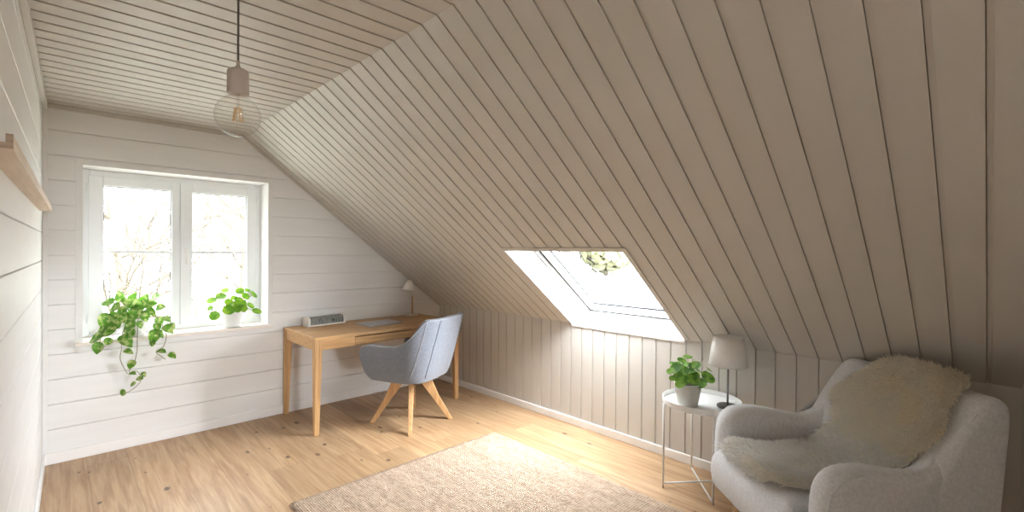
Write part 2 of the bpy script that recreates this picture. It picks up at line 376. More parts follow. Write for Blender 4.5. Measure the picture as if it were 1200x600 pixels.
# baseboards
mb = MB().box(((LX + K) / 2, D - 0.007, 0.037), (K - LX + 0.02, 0.014, 0.074)); o = struct(mb, 'baseboard_back', m_trimwhite, bevel=0.004)
mb = MB().box((K - 0.007, (D + YB) / 2, 0.031), (0.014, D - YB, 0.062)); struct(mb, 'baseboard_right', m_trimwhite, bevel=0.005)
mb = MB(); A = LO + LN * 0.007; B = A - LU * (D - YB)
Mr = Matrix.Rotation(-LA, 3, 'Z'); mb.box((A + B) / 2 + Vector((0, 0, 0.037)), (0.014, (A - B).length, 0.074), Mr); struct(mb, 'baseboard_left', m_trimwhite, bevel=0.004)
# ceiling trims
mb = MB().box(((LX + RX) / 2, D - 0.008, ZC - 0.016), (RX - LX, 0.016, 0.032)); struct(mb, 'trim_1', m_greige, bevel=0.003)
mb = MB(); A = LO + LN * 0.012; B = A - LU * (D - YB); mb.box((A + B) / 2 + Vector((0, 0, ZC - 0.022)), (0.024, (A - B).length, 0.044), Mr); struct(mb, 'trim_2', m_greige, bevel=0.003)
mb = MB(); p0 = Vector((RX, D - 0.008, ZC)) + SN * 0.011; p1 = Vector((K, D - 0.008, ZK)) + SN * 0.011
ang = math.atan2(SD.z, SD.x); Ms = Matrix.Rotation(-ang, 3, 'Y'); mb.box((p0 + p1) / 2, ((p0 - p1).length, 0.016, 0.022), Ms); struct(mb, 'trim_3', m_greige, bevel=0.002)
mb = MB().box((LX + 0.012, D - 0.006, (ZC + 0.07) / 2), (0.024, 0.012, ZC - 0.10)); struct(mb, 'trim_4', m_wall, bevel=0.002)

# ------------------------------------------------------------------ window 1 (casement)
w = empty('window_1', ((WX0 + WX1) / 2, D, WZ0), kind='structure')
wl = w.location.copy()
def wb(name, mb, m, parent=None, **k):
    mb.v = [tuple(Vector(v) - wl) for v in mb.v]
    return mb.build(name, m, parent or w, **k)
YF = D + 0.205
mb = MB(); T = 0.02; e = 0.03     # reveal boards (the lining of the opening)
for c, sz in ((((WX0 - T / 2), D + 0.13, (WZ0 + WZ1) / 2), (T, 0.27, WZ1 - WZ0 + 2 * T)), (((WX1 + T / 2), D + 0.13, (WZ0 + WZ1) / 2), (T, 0.27, WZ1 - WZ0 + 2 * T)),
              (((WX0 + WX1) / 2, D + 0.13, WZ1 + T / 2), (WX1 - WX0, 0.27, T))): mb.box(c, sz)
wb('window_reveal', mb, m_trimwhite)
mb = MB(); cw = 0.036
for c, sz in (((WX0 - cw / 2, D - 0.002, (WZ0 + WZ1) / 2 + cw / 2), (cw, 0.007, WZ1 - WZ0 + cw)), ((WX1 + cw / 2, D - 0.002, (WZ0 + WZ1) / 2 + cw / 2), (cw, 0.007, WZ1 - WZ0 + cw)), (((WX0 + WX1) / 2, D - 0.002, WZ1 + cw / 2), (WX1 - WX0, 0.007, cw))): mb.box(c, sz)
wb('window_casing', mb, m_wall, bevel=0.002)
mb = MB().box(((WX0 + WX1) / 2, D + 0.115, WZ0 - 0.012), (WX1 - WX0, 0.28, 0.024)); mb.box(((WX0 + WX1) / 2, D - 0.018, WZ0 - 0.012), (WX1 - WX0 + 0.08, 0.036, 0.024))
wb('window_sill', mb, m_sill, bevel=0.004)
# fixed frame
fx0, fx1, fz0, fz1 = WX0, WX1, WZ0, WZ1
mb = MB(); fw = 0.042
mb.box((fx0 + fw / 2, YF + 0.04, (fz0 + fz1) / 2), (fw, 0.06, fz1 - fz0)); mb.box((fx1 - fw / 2, YF + 0.04, (fz0 + fz1) / 2), (fw, 0.06, fz1 - fz0))
mb.box(((fx0 + fx1) / 2, YF + 0.04, fz1 - 0.022), (fx1 - fx0 - 2 * fw, 0.06, 0.044)); mb.box(((fx0 + fx1) / 2, YF + 0.04, fz0 + 0.018), (fx1 - fx0 - 2 * fw, 0.06, 0.036))
wb('window_frame', mb, m_frame, bevel=0.004)
def sash(x0, x1, gx0, gx1, z0, z1, gz0, gz1, hinge):
    mb = MB(); yc, yd = YF + 0.03, 0.062
    mb.box(((x0 + gx0) / 2, yc, (z0 + z1) / 2), (gx0 - x0, yd, z1 - z0)); mb.box(((x1 + gx1) / 2, yc, (z0 + z1) / 2), (x1 - gx1, yd, z1 - z0))
    mb.box(((gx0 + gx1) / 2, yc, (z1 + gz1) / 2), (gx1 - gx0, yd, z1 - gz1)); mb.box(((gx0 + gx1) / 2, yc, (z0 + gz0) / 2), (gx1 - gx0, yd, gz0 - z0))
    s = wb('sash', mb, m_frame, bevel=0.005)
    mb = MB().box(((gx0 + gx1) / 2, yc + 0.008, (gz0 + gz1) / 2), (gx1 - gx0 + 0.01, 0.012, gz1 - gz0 + 0.01)); wb('pane', mb, m_pane, s)
    zm = 1.384; mb = MB().box(((gx0 + gx1) / 2, yc, zm), (gx1 - gx0, 0.028, 0.02)); wb('muntin', mb, m_frame, s, bevel=0.003)
    # dark glazing gasket
    mb = MB(); g = 0.004
    for c, sz in (((gx0 + g / 2, yc - 0.004, (gz0 + gz1) / 2), (g, 0.008, gz1 - gz0)), ((gx1 - g / 2, yc - 0.004, (gz0 + gz1) / 2), (g, 0.008, gz1 - gz0)), (((gx0 + gx1) / 2, yc - 0.004, gz1 - g / 2), (gx1 - gx0, 0.008, g)), (((gx0 + gx1) / 2, yc - 0.004, gz0 + g / 2), (gx1 - gx0, 0.008, g))): mb.box(c, sz)
    wb('gasket', mb, m_gasket, s)
    for z in (z0 + 0.09, z1 - 0.09):
        mb = MB().lathe([(0.007, -0.03), (0.007, 0.03)], (hinge, YF - 0.004, z), 10); wb('hinge', mb, m_frame, s, smooth=False)
    return s
sl = sash(0.162, 0.699, 0.243, 0.646, 0.815, 1.930, 0.868, 1.862, 0.160)
sr = sash(0.703, 1.246, 0.782, 1.174, 0.815, 1.930, 0.868, 1.862, 1.250)
mb = MB().box((0.741, YF - 0.006, 1.384), (0.026, 0.012, 0.064)); mb.box((0.741, YF - 0.022, 1.392), (0.016, 0.03, 0.016)); mb.box((0.741, YF - 0.036, 1.345), (0.018, 0.014, 0.115))
wb('handle', mb, m_trimwhite, sr, bevel=0.004)

# ------------------------------------------------------------------ window 2 (skylight)
base = Vector((K, (SKY[0] + SKY[1]) / 2, ZK))
w2 = empty('window_2', base, kind='structure')
def sp(s, y, n):   # along slope, along room, outwards
    return Vector((0, 0, 0)) + SD * s + Vector((0, y, 0)) - SN * n
HW = (SKY[1] - SKY[0]) / 2; DEPTH = 0.178
def sbox(mb, s0, s1, y0, y1, n0, n1):
    vs = [sp(s, y, n) for s in (s0, s1) for y in (y0, y1) for n in (n0, n1)]
    mb.add(vs, [(0, 1, 3, 2), (4, 6, 7, 5), (0, 4, 5, 1), (2, 3, 7, 6), (0, 2, 6, 4), (1, 5, 7, 3)])
sill_in = Vector((0, 0, -0.006)); sill_s = (Vector((3.253, 0, 0.886)) - Vector((K, 0, ZK))); 
SB = sill_s.dot(SD)       # where the sill meets the frame, along the slope
mb = MB(); t = 0.018
for sgn in (-1, 1):
    y0, y1 = sgn * HW, sgn * (HW + t)
    a0 = Vector((0, y0, -0.03)); a1 = Vector((0.26, y0, 0.035)); 
    pts = [sp(-0.04, y0, 0), sp(S_TOP, y0, 0), sp(S_TOP + 0.0, y0, 0.34), sp(-0.25, y0, 0.34)]
    pts2 = [p + Vector((0, y1 - y0, 0)) for p in pts]
    mb.add(pts + pts2, [(0, 1, 2, 3), (7, 6, 5, 4), (0, 4, 5, 1), (1, 5, 6, 2), (2, 6, 7, 3), (3, 7, 4, 0)])
mb.add([sp(S_TOP, -HW, 0), sp(S_TOP, HW, 0), sp(S_TOP, HW, 0.34), sp(S_TOP, -HW, 0.34), sp(S_TOP + t, -HW, 0), sp(S_TOP + t, HW, 0), sp(S_TOP + t, HW, 0.34), sp(S_TOP + t, -HW, 0.34)],
       [(0, 1, 2, 3), (7, 6, 5, 4), (0, 4, 5, 1), (1, 5, 6, 2), (2, 6, 7, 3), (3, 7, 4, 0)])
mb.build('reveal_lining', m_trimwhite, w2)
mb = MB()   # sloping sill board, its front edge showing as a white band over the low wall
f0 = Vector((-0.008, 0, -0.002)); b0 = sill_s.copy(); b1 = b0 + sill_s.normalized() * 0.13
for a, b in ((f0, b1),):
    vs = [Vector((q.x, s * HW, q.z)) - Vector((0, 0, dz)) for q in (a, b) for s in (-1, 1) for dz in (0, 0.022)]
    mb.add(vs, [(0, 1, 3, 2), (4, 6, 7, 5), (0, 4, 5, 1), (2, 3, 7, 6), (0, 2, 6, 4), (1, 5, 7, 3)])
mb.build('skylight_sill', m_trimwhite, w2, bevel=0.003)
def rect_frame(mb, s0, s1, y, wd, n0, n1):
    sbox(mb, s0, s0 + wd, -y, y, n0, n1); sbox(mb, s1 - wd, s1, -y, y, n0, n1)
    sbox(mb, s0 + wd, s1 - wd, -y, -y + wd, n0, n1); sbox(mb, s0 + wd, s1 - wd, y - wd, y, n0, n1)
ST = S_TOP - 0.002
fr0 = SB
mb = MB(); rect_frame(mb, fr0 + 0.006, ST - 0.006, HW - 0.007, 0.024, DEPTH, DEPTH + 0.10); mb.build('window_frame', m_frame, w2, bevel=0.003)
mb = MB(); rect_frame(mb, fr0 + 0.050, ST - 0.05, HW - 0.051, 0.056, DEPTH + 0.012, DEPTH + 0.085); ss = mb.build('sash', m_frame, w2, bevel=0.006)
mb = MB(); sbox(mb, fr0 + 0.095, ST - 0.095, -HW + 0.096, HW - 0.096, DEPTH + 0.05, DEPTH + 0.062); mb.build('pane', m_pane, ss)
mb = MB(); rect_frame(mb, fr0 + 0.028, ST - 0.028, HW - 0.029, 0.026, DEPTH + 0.016, DEPTH + 0.022); mb.build('gasket', m_gasket, w2)
mb = MB(); rect_frame(mb, fr0 - 0.001, ST + 0.001, HW, 0.010, DEPTH + 0.004, DEPTH + 0.008); mb.build('joint', m_gasket, w2)
mb = MB(); rect_frame(mb, fr0 + 0.104, ST - 0.104, HW - 0.105, 0.010, DEPTH + 0.040, DEPTH + 0.05); mb.build('glazing_bead', m_gasket, ss)
for yy in (-0.33, -0.05, 0.02, 0.30):
    mb = MB().lathe([(0.005, -0.0015), (0.005, 0.0015)], sill_s * 0.86 + Vector((0, yy, 0.0015)), 10); mb.build('screw', m_steel, w2)
# casing strip round the opening, painted like the slope
mb = MB(); sbox(mb, -0.0, S_TOP + 0.03, -HW - 0.030, -HW, -0.006, 0.004); sbox(mb, 0.0, S_TOP + 0.03, HW, HW + 0.012, -0.004, 0.004); sbox(mb, S_TOP, S_TOP + 0.03, -HW, HW, -0.006, 0.004)
mb.build('casing', m_greige, w2)

# ------------------------------------------------------------------ unseen window added behind the camera to light the window wall
w3 = empty('added_window', ((RW[0] + RW[1]) / 2, YB, RW[2]), kind='structure')
hw, hh = (RW[1] - RW[0]) / 2, RW[3] - RW[2]
mb = MB()
for c, sz in (((-hw - .01, -.09, hh / 2), (.02, .18, hh + .04)), ((hw + .01, -.09, hh / 2), (.02, .18, hh + .04)), ((0, -.09, hh + .01), (2 * hw, .18, .02)), ((0, -.09, -.01), (2 * hw, .18, .02))): mb.box(c, sz)
mb.build('window_reveal', m_trimwhite, w3)
mb = MB()
for c, sz in (((-hw + .035, -.15, hh / 2), (.07, .06, hh)), ((hw - .035, -.15, hh / 2), (.07, .06, hh)), ((0, -.15, hh - .035), (2 * hw - .14, .06, .07)), ((0, -.15, .035), (2 * hw - .14, .06, .07)), ((0, -.15, hh / 2), (.09, .06, hh - .14))): mb.box(c, sz)
mb.build('window_frame', m_frame, w3, bevel=.004)
for sx in (-1, 1):
    x0, x1 = sx * .045, sx * (hw - .07); MB().box(((x0 + x1) / 2, -.15, hh / 2), (abs(x1 - x0), .012, hh - .14)).build('pane', m_pane, w3)

# ------------------------------------------------------------------ outdoors
GZ = -2.8
mb = MB().box((20, 60, GZ - 0.1), (400, 400, 0.2)); o = struct(mb, 'ground_field', m_field)
def bare_tree(x, y, h, seed, spread, label):
    r = random.Random(seed); root = empty('bare_tree', (x, y, GZ), 0, label, 'tree', 'bare trees outside the window')
    tr, br = MB(), MB()
    p = Vector((0, 0, 0)); pts = [p.copy()]; d = Vector((r.uniform(-.06, .06), 0, 1))
    n = 12
    for i in range(n):
        d = (d + Vector((r.uniform(-.10, .10), r.uniform(-.1, .1), 0.05))).normalized(); p = p + d * h / n; pts.append(p.copy())
    tr.tube(pts, [0.0115 * h * (1 - 0.85 * i / n) for i in range(n + 1)], 8)
    def twig(p, d, L, rad, lev):
        q = [p]; k = 6; dd = d.copy()
        for i in range(k):
            dd = (dd + Vector((r.uniform(-.22, .22), r.uniform(-.22, .22), r.uniform(-.05, .16)))).normalized(); q.append(q[-1] + dd * L / k)
            if lev > 0 and i > 0:
                for _ in range(r.choice((1, 1, 2)) if lev > 1 else 1):
                    a = dd.orthogonal().normalized(); a.rotate(Matrix.Rotation(r.uniform(0, 2 * PI), 3, dd))
                    twig(q[-1], (dd + a * r.uniform(.5, 1.0)).normalized(), L * r.uniform(.4, .6), rad * 0.55, lev - 1)
        br.tube(q, [rad * (1 - 0.7 * i / k) for i in range(k + 1)], 4)
    for i in range(3, n + 1):
        for _ in range(4):
            a = r.uniform(0, 2 * PI); twig(pts[i], Vector((math.cos(a), math.sin(a), r.uniform(.35, .9))).normalized(), h * spread * r.uniform(.7, 1.2) * (1.15 - .5 * i / n), 0.0034 * h, 2)
    tr.build('trunk', m_bark, root, smooth=True); br.build('branch', m_bark, root, fixn=False)
bare_tree(0.86, 9.4, 7.0, 3, .26, 'bare tree outside the left pane of the window')
bare_tree(5.0, 19.5, 10.5, 11, .24, 'bare tree outside the right pane of the window')
def leafy_tree(x, y, h, wd, seed, label):
    r = random.Random(seed); root = empty('leafy_tree', (x, y, GZ), 0, label, 'tree', 'trees across the field')
    MB().tube([(0, 0, 0), (0.1, 0, h * .4), (0, 0.1, h * .8)], [.35, .28, .1], 8).build('trunk', m_bark, root, smooth=True)
    mb = MB()
    for _ in range(900):
        v = Vector((r.gauss(0, 1), r.gauss(0, 1), r.gauss(0, 1))).normalized() * r.uniform(.72, 1)
        c = Vector((v.x * wd, v.y * wd, h * .55 + v.z * h * .45)); a = v.orthogonal().normalized() * r.uniform(.25, .6); b = v.cross(a).normalized() * r.uniform(.25, .6)
        j = Vector((r.uniform(-.3, .3), r.uniform(-.3, .3), r.uniform(-.3, .3)))
        mb.quad(c - a - b, c + a - b + j, c + a + b, c - a + b - j)
    mb.build('crown', m_farleaf, root, fixn=False)
for i, (x, y, h, wd, lb) in enumerate(((51, 47, 9.5, 4.6, 'yellow-green tree across the field, leftmost seen through the skylight'),
                                       (61, 42, 9.0, 4.4, 'yellow-green tree across the field, in the middle of the skylight view'),
                                       (69, 37, 9.8, 4.8, 'yellow-green tree across the field, at the right edge of the skylight'))):
    leafy_tree(x, y, h, wd, 40 + i, lb)

# ------------------------------------------------------------------ pendant lamp
PX_, PY_ = 0.416, 1.69
pl = empty('pendant_lamp', (PX_, PY_, ZC - 0.0), 0, 'bare globe bulb hanging from the ceiling on a grey cord', 'lamp')
zs = 1.983 - ZC      # top of the socket
MB().tube([(0, 0, 0), (0, 0, zs + 0.005)], 0.0032, 8).build('cord', m_cord, pl, smooth=True)
MB().lathe([(0.004, zs + 0.028), (0.0055, zs + 0.012), (0.009, zs + 0.004), (0.022, zs), (0.0285, zs - 0.004), (0.031, zs - 0.010), (0.0315, zs - 0.077), (0.029, zs - 0.080), (0.010, zs - 0.080)], n=40).build('socket', m_socket, pl, smooth=False)
zb = zs - 0.080
prof = [(0.0155, zb + 0.004), (0.017, zb - 0.003)]
zc0, rb = zb - 0.068, 0.066
for k in range(5, 33):
    a = PI * k / 33
    if a > 0.36: prof.append((rb * math.sin(a), zc0 + rb * math.cos(a)))
prof.append((0.0005, zc0 - rb))
MB().lathe(prof, n=48).build('bulb', m_bulb, pl, smooth=True)
mb = MB().tube([(0, 0, zb), (0, 0, zb - 0.046)], [0.006, 0.003], 8); mb.build('glass_stem', m_bulb, pl, smooth=True)
mb = MB()
for k in range(8):
    a = 2 * PI * k / 8; r0, r1 = 0.008, 0.016
    mb.tube([(r0 * math.cos(a), r0 * math.sin(a), zb - 0.042), (r1 * math.cos(a), r1 * math.sin(a), zb - 0.086)], 0.0013, 5)
mb.build('filament', m_fil, pl)

# ------------------------------------------------------------------ picture ledge on the left wall
lg = empty('picture_ledge', LO - LU * 1.6 + Vector((0, 0, 1.626)), -LA, 'narrow oak picture ledge on the white left wall', 'shelf')
def lbox(mb, x0, x1, y0, y1, z0, z1): return mb.box(((x0 + x1) / 2, (y0 + y1) / 2, (z0 + z1) / 2), (x1 - x0, y1 - y0, z1 - z0))
yA, yB2 = -1.17, 1.225
lbox(MB(), 0.0, 0.052, yA, yB2, 0, 0.013).build('shelf_board', m_ledge, lg, bevel=0.0015)
lbox(MB(), 0.040, 0.052, yA, yB2, 0.013, 0.032).build('front_lip', m_ledge, lg, bevel=0.0015)

mb = lbox(MB(), 0.0, 0.052, yA - .002, yA, 0, 0.013); lbox(mb, 0.040, 0.052, yA - .002, yA, 0.0128, 0.032); mb.build('shaded_end_grain', m_endgrain_shaded, lg)

# ------------------------------------------------------------------ desk
DX0, DX1, DY0, DY1, DZ = 1.40, 2.762, 3.568, 4.256, 0.745
dk = empty('writing_desk', ((DX0 + DX1) / 2, (DY0 + DY1) / 2, 0), 0, 'oak writing desk against the white window wall', 'desk')
dw, dd = DX1 - DX0, DY1 - DY0
MB().box((0, 0, DZ - 0.0125), (dw, dd, 0.025)).build('desk_top', m_oak, dk, bevel=0.004)
lt = 0.058
def dleg(sx, sy):
    rings = []
    for z, k in ((DZ - 0.0255, 1.0), (DZ - 0.11, 0.97), (0.0, 0.62)):
        a = lt * k; x1 = sx * dw / 2; y1 = sy * dd / 2
        xs_ = sorted((x1, x1 - sx * a)); ys_ = sorted((y1, y1 - sy * a))
        # outer edge leans inwards a touch towards the foot
        ins = (1 - k) * 0.01
        rings.append([Vector((x, y, z)) for x, y in ((xs_[0], ys_[0]), (xs_[1], ys_[0]), (xs_[1], ys_[1]), (xs_[0], ys_[1]))])
    MB().loft(rings).build('leg', m_oakz, dk, bevel=0.003)
for sx in (-1, 1):
    for sy in (-1, 1): dleg(sx, sy)
ap = 0.075; za = DZ - 0.025 - ap / 2
for sx in (-1, 1): MB().box((sx * (dw / 2 - 0.014), 0, za), (0.022, dd - 2 * lt, ap)).build('apron', m_oak, dk, bevel=0.002)
MB().box((0, dd / 2 - 0.014, za), (dw - 2 * lt, 0.022, ap)).build('apron', m_oak, dk, bevel=0.002)
xl = -dw / 2 + lt
for x0, x1 in ((xl, -0.36), (0.36, dw / 2 - lt)): MB().box(((x0 + x1) / 2, -dd / 2 + 0.014, za), (x1 - x0, 0.022, ap)).build('apron', m_oak, dk, bevel=0.002)
dr = MB().box((0, -dd / 2 + 0.018, za - 0.002), (0.712, 0.022, ap - 0.012)).build('drawer', m_oak, dk, bevel=0.002)
lbox(MB(), -0.352, 0.352, -dd / 2 + 0.03, 0.12, za - ap / 2 + 0.008, za - ap / 2 + 0.018).build('drawer_base', m_oak, dr)

# ------------------------------------------------------------------ laptop, organizer, desk lamp
lp = empty('laptop', (2.105, 3.885, DZ), math.radians(4), 'closed silver laptop lying on the oak desk', 'laptop')
MB().box((0, 0, 0.0045), (0.335, 0.235, 0.007)).build('base', m_alu, lp, bevel=0.003)
lid = MB().box((0, 0, 0.0115), (0.335, 0.235, 0.006)).build('lid', m_alu, lp, bevel=0.003)
mb = MB()
ring = []
for k in range(28):        # fruit-shaped mark: two lobes on top, a bite on the side
    a = 2 * PI * k / 28; r = 0.017 * (1 - 0.12 * math.cos(2 * a)) * (0.90 + 0.10 * abs(math.cos(a)))
    x, y = r * math.cos(a), r * 1.05 * math.sin(a)
    if abs(a) < 0.5 or abs(a - 2 * PI) < 0.5: x -= 0.006 * (1 - (min(a, 2 * PI - a) / 0.5) ** 2)
    ring.append((x, y))
mb.loft([[Vector((x, y, 0.0145)) for x, y in ring], [Vector((x, y, 0.0151)) for x, y in ring]])
mb.loft([[Vector((0.004 + 0.007 * math.cos(a) * math.cos(.8) - .003 * math.sin(a) * math.sin(.8), 0.023 + 0.007 * math.cos(a) * math.sin(.8) + .003 * math.sin(a) * math.cos(.8), z)) for a in [2 * PI * k / 12 for k in range(12)]] for z in (0.0145, 0.0151)])
mb.build('logo', m_logo, lid)

og = empty('desk_organizer', (1.725, 4.178, DZ), math.radians(7), 'low smoked grey box with white ends on the left of the desk', 'desk box')
MB().box((0, 0, 0.006), (0.36, 0.105, 0.012)).build('base', m_offwhite, og, bevel=0.003)
for sx in (-1, 1):
    ring = lambda x: [Vector((x, y, z)) for y, z in ((-0.050, 0.012), (-0.050, 0.060), (-0.042, 0.074), (-0.028, 0.080), (0.028, 0.080), (0.042, 0.074), (0.050, 0.060), (0.050, 0.012))]
    MB().loft([ring(sx * 0.158), ring(sx * 0.176)]).build('end_panel', m_offwhite, og, bevel=0.002)
ring = lambda x: [Vector((x, y, z)) for y, z in ((-0.046, 0.012), (-0.046, 0.056), (-0.039, 0.069), (-0.026, 0.075), (0.026, 0.075), (0.039, 0.069), (0.046, 0.056), (0.046, 0.012))]
bd = MB().loft([ring(-0.158), ring(0.158)]).build('body', m_smoke, og)
for x in (-0.075, -0.058, 0.148): MB().box((x, -0.0465, 0.036), (0.003, 0.002, 0.044)).build('groove', m_black, bd)
mb = MB().lathe([(0.010, -0.002), (0.010, 0.002)], (0.055, -0.047, 0.040), 16, Matrix.Rotation(PI / 2, 3, 'X')); mb.build('knob', m_black, bd)

tl = empty('desk_lamp', (2.63, 4.19, DZ), 0, 'small white lamp with a wooden stem at the desk back corner', 'lamp')
MB().lathe([(0.066, 0), (0.068, 0.006), (0.066, 0.013), (0.060, 0.016), (0.001, 0.016)], n=40).build('base', m_offwhite, tl, smooth=False)
MB().tube([(0.008, 0, 0.014), (0.008, 0, 0.20)], [0.009, 0.007], 12).build('stem', m_oakz, tl, smooth=True)
MB().tube([(0.008, 0, 0.20), (0.012, 0, 0.255), (0.004, 0, 0.285), (-0.02, 0, 0.30)], 0.005, 8).build('arm', m_offwhite, tl, smooth=True)
Mt = Matrix.Rotation(math.radians(10), 3, 'Y')
o = MB().lathe([(0.064, 0.0), (0.030, 0.088), (0.022, 0.098), (0.001, 0.101)], (-0.040, 0, 0.262), 36, Mt, caps=False).build('shade', m_shade, tl, smooth=True, solid=0.003)

# ------------------------------------------------------------------ tub chair
ch = empty('tub_chair', (2.12, 3.365, 0), math.radians(115), 'blue-grey upholstered tub chair drawn up to the oak desk', 'chair')
def smooth(a, b, x):
    t = min(1, max(0, (x - a) / (b - a))); return t * t * (3 - 2 * t)
def upath(u, ax, ay, x_front):
    """U in plan: u 0 front-left, .5 back centre, 1 front-right (chair faces +x)"""
    s = -1 if u > 0.5 else 1; t = 1 - abs(u - 0.5) * 2          # 0 at the front ends, 1 at the back
    if t < 0.38:
        x = x_front + (0.0 - x_front) * (t / 0.38); y = ay
        y = ay * (1 - 0.05 * (1 - t / 0.38))
    else:
        a = (t - 0.38) / 0.62 * PI / 2; e = 0.52
        x = -ax * math.sin(a) ** e; y = ay * max(0, math.cos(a)) ** e
    return x, s * y
nu, nv = 64, 12
grid = []
for i in range(nu + 1):
    u = i / nu; t = 1 - abs(u - .5) * 2
    xb, yb = upath(u, 0.20, 0.245, 0.235); xt, yt = upath(u, 0.335, 0.315, 0.285)
    zb_ = 0.405 - 0.005 * t; zt = 0.680 - 0.02 * smooth(0.16, 0.0, t) + 0.21 * smooth(0.36, 0.72, t)
    col = []
    for j in range(nv + 1):
        v = j / nv; k = v ** 0.80
        x = xb + (xt - xb) * k; y = yb + (yt - yb) * min(1, k * 1.12 - 0.12 * k * k)
        # belly
        z = zb_ + (zt - zb_) * v
        # round the front corner of the arm
        if t < 0.12:
            q = 1 - t / 0.12; dz = abs(v - 0.5) * 2; x -= 0.045 * q * max(0, dz - 0.35) ** 2 / 0.4225
        col.append(Vector((x, y, z)))
    grid.append(col)
mb = MB(); vs = [v for c in grid for v in c]; fs = []
for i in range(nu):
    for j in range(nv):
        a = i * (nv + 1) + j; fs.append((a, a + nv + 1, a + nv + 2, a + 1))
mb.add(vs, fs)
shell = mb.build('shell', m_tub, ch, smooth=True, fixn=False)
md = shell.modifiers.new('solid', 'SOLIDIFY'); md.thickness = 0.045; md.offset = 1
md = shell.modifiers.new('bev', 'BEVEL'); md.width = 0.014; md.segments = 3; md.limit_method = 'ANGLE'; md.angle_limit = math.radians(50)
mb = MB(); ring = [grid[i][0] for i in range(nu + 1)]
mb.loft([[v + Vector((0, 0, dz)) for v in ring] for dz in (0.0, 0.03)]); mb.build('seat_base', m_tub, ch, smooth=False, bevel=0.008)
def rrect(hx, hy, r, z, cx=0, cy=0, n=6):
    out = []
    for qx, qy, a0 in ((1, 1, 0), (-1, 1, PI / 2), (-1, -1, PI), (1, -1, 1.5 * PI)):
        for k in range(n + 1):
            a = a0 + PI / 2 * k / n; out.append(Vector((cx + qx * (hx - r) + r * math.cos(a), cy + qy * (hy - r) + r * math.sin(a), z)))
    return out
MB().loft([rrect(.19, .19, .06, .436, .05), rrect(.205, .21, .07, .45, .05), rrect(.205, .21, .07, .47, .05), rrect(.19, .195, .07, .49, .05), rrect(.14, .14, .06, .497, .05)]).build('seat_cushion', m_tub, ch, smooth=True)
# rim piping and back seams
def gn(i, j):
    i0, i1, j0, j1 = max(i - 1, 0), min(i + 1, nu), max(j - 1, 0), min(j + 1, nv)
    return (grid[i1][j] - grid[i0][j]).cross(grid[i][j1] - grid[i][j0]).normalized()
MB().tube([grid[i][nv] + gn(i, nv) * 0.044 for i in range(0, nu + 1)], 0.0035, 6).build('piping', m_tubpipe, ch, smooth=True)
for uu, sh, mm in ((0.35, 5, m_tubpipe), (0.44, 3, m_seam), (0.56, -3, m_seam), (0.65, -5, m_tubpipe)):
    q = []
    for j in range(1, nv + 1):
        fi = uu * nu - sh * (1 - j / nv); i = int(fi); f = fi - i
        q.append(grid[i][j].lerp(grid[i + 1][j], f) + gn(i, j) * 0.0455)
    MB().tube(q, 0.0030, 6).build('seam', mm, ch, smooth=True)
MB().lathe([(0.055, 0.405), (0.055, 0.385), (0.03, 0.37), (0.028, 0.30), (0.001, 0.30)], n=24).build('swivel_hub', m_black, ch)
legrot = math.radians(145.4 - 115)
for k in range(4):
    a = legrot + k * PI / 2
    dx, dy = math.cos(a), math.sin(a); side = Vector((-dy, dx, 0))
    def sect(r_, z, wd, th):
        c = Vector((dx * r_, dy * r_, z)); u_ = Vector((dx, dy, 0))
        return [c + side * sx * wd / 2 + u_ * sr * th / 2 for sx, sr in ((-1, -1), (1, -1), (1, 1), (-1, 1))]
    lg_ = MB().loft([sect(0.318, 0.0, 0.030, 0.036), sect(0.19, 0.20, 0.037, 0.062), sect(0.085, 0.383, 0.042, 0.115)]).build('leg', m_oakleg, ch, bevel=0.004)
    for sx in (-1, 1): MB().lathe([(0.006, -0.001), (0.006, 0.001)], Vector((dx * 0.105, dy * 0.105, 0.335)) + side * sx * 0.0205, 10, Matrix.Rotation(a, 3, 'Z') @ Matrix.Rotation(PI / 2, 3, 'X')).build('bolt', m_alu, lg_)

# ------------------------------------------------------------------ rug
rx0, rx1, ry0, ry1 = 0.925, 2.442, 0.42, 2.70
mb = MB(); nx, ny = 60, 90
def rugp(i, j, z):
    x = rx0 + (rx1 - rx0) * i / nx; y = ry0 + (ry1 - ry0) * j / ny
    if i in (0, nx): x += random.uniform(-.004, .004)
    if j in (0, ny): y += random.uniform(-.004, .004)
    return Vector((x - (rx0 + rx1) / 2, y - (ry0 + ry1) / 2, z))
top = [rugp(i, j, 0.009 + 0.0012 * math.sin(i * 2.1) * math.sin(j * 1.7)) for j in range(ny + 1) for i in range(nx + 1)]
fs = [(j * (nx + 1) + i, j * (nx + 1) + i + 1, (j + 1) * (nx + 1) + i + 1, (j + 1) * (nx + 1) + i) for j in range(ny) for i in range(nx)]
bd_ = [i for i in range(nx + 1)] + [j * (nx + 1) + nx for j in range(1, ny + 1)] + [ny * (nx + 1) + i for i in range(nx - 1, -1, -1)] + [j * (nx + 1) for j in range(ny - 1, 0, -1)]
nb = len(top); bot = [Vector((top[i].x, top[i].y, 0.0005)) for i in bd_]
fs += [(bd_[k], nb + k, nb + (k + 1) % len(bd_), bd_[(k + 1) % len(bd_)]) for k in range(len(bd_))]
mb.add(top + bot, fs)
o = mb.build('jute_rug', m_rug, fixn=False, smooth=True, loc=((rx0 + rx1) / 2, (ry0 + ry1) / 2, 0)); tag(o, 'beige woven jute rug on the oak floor', 'rug')

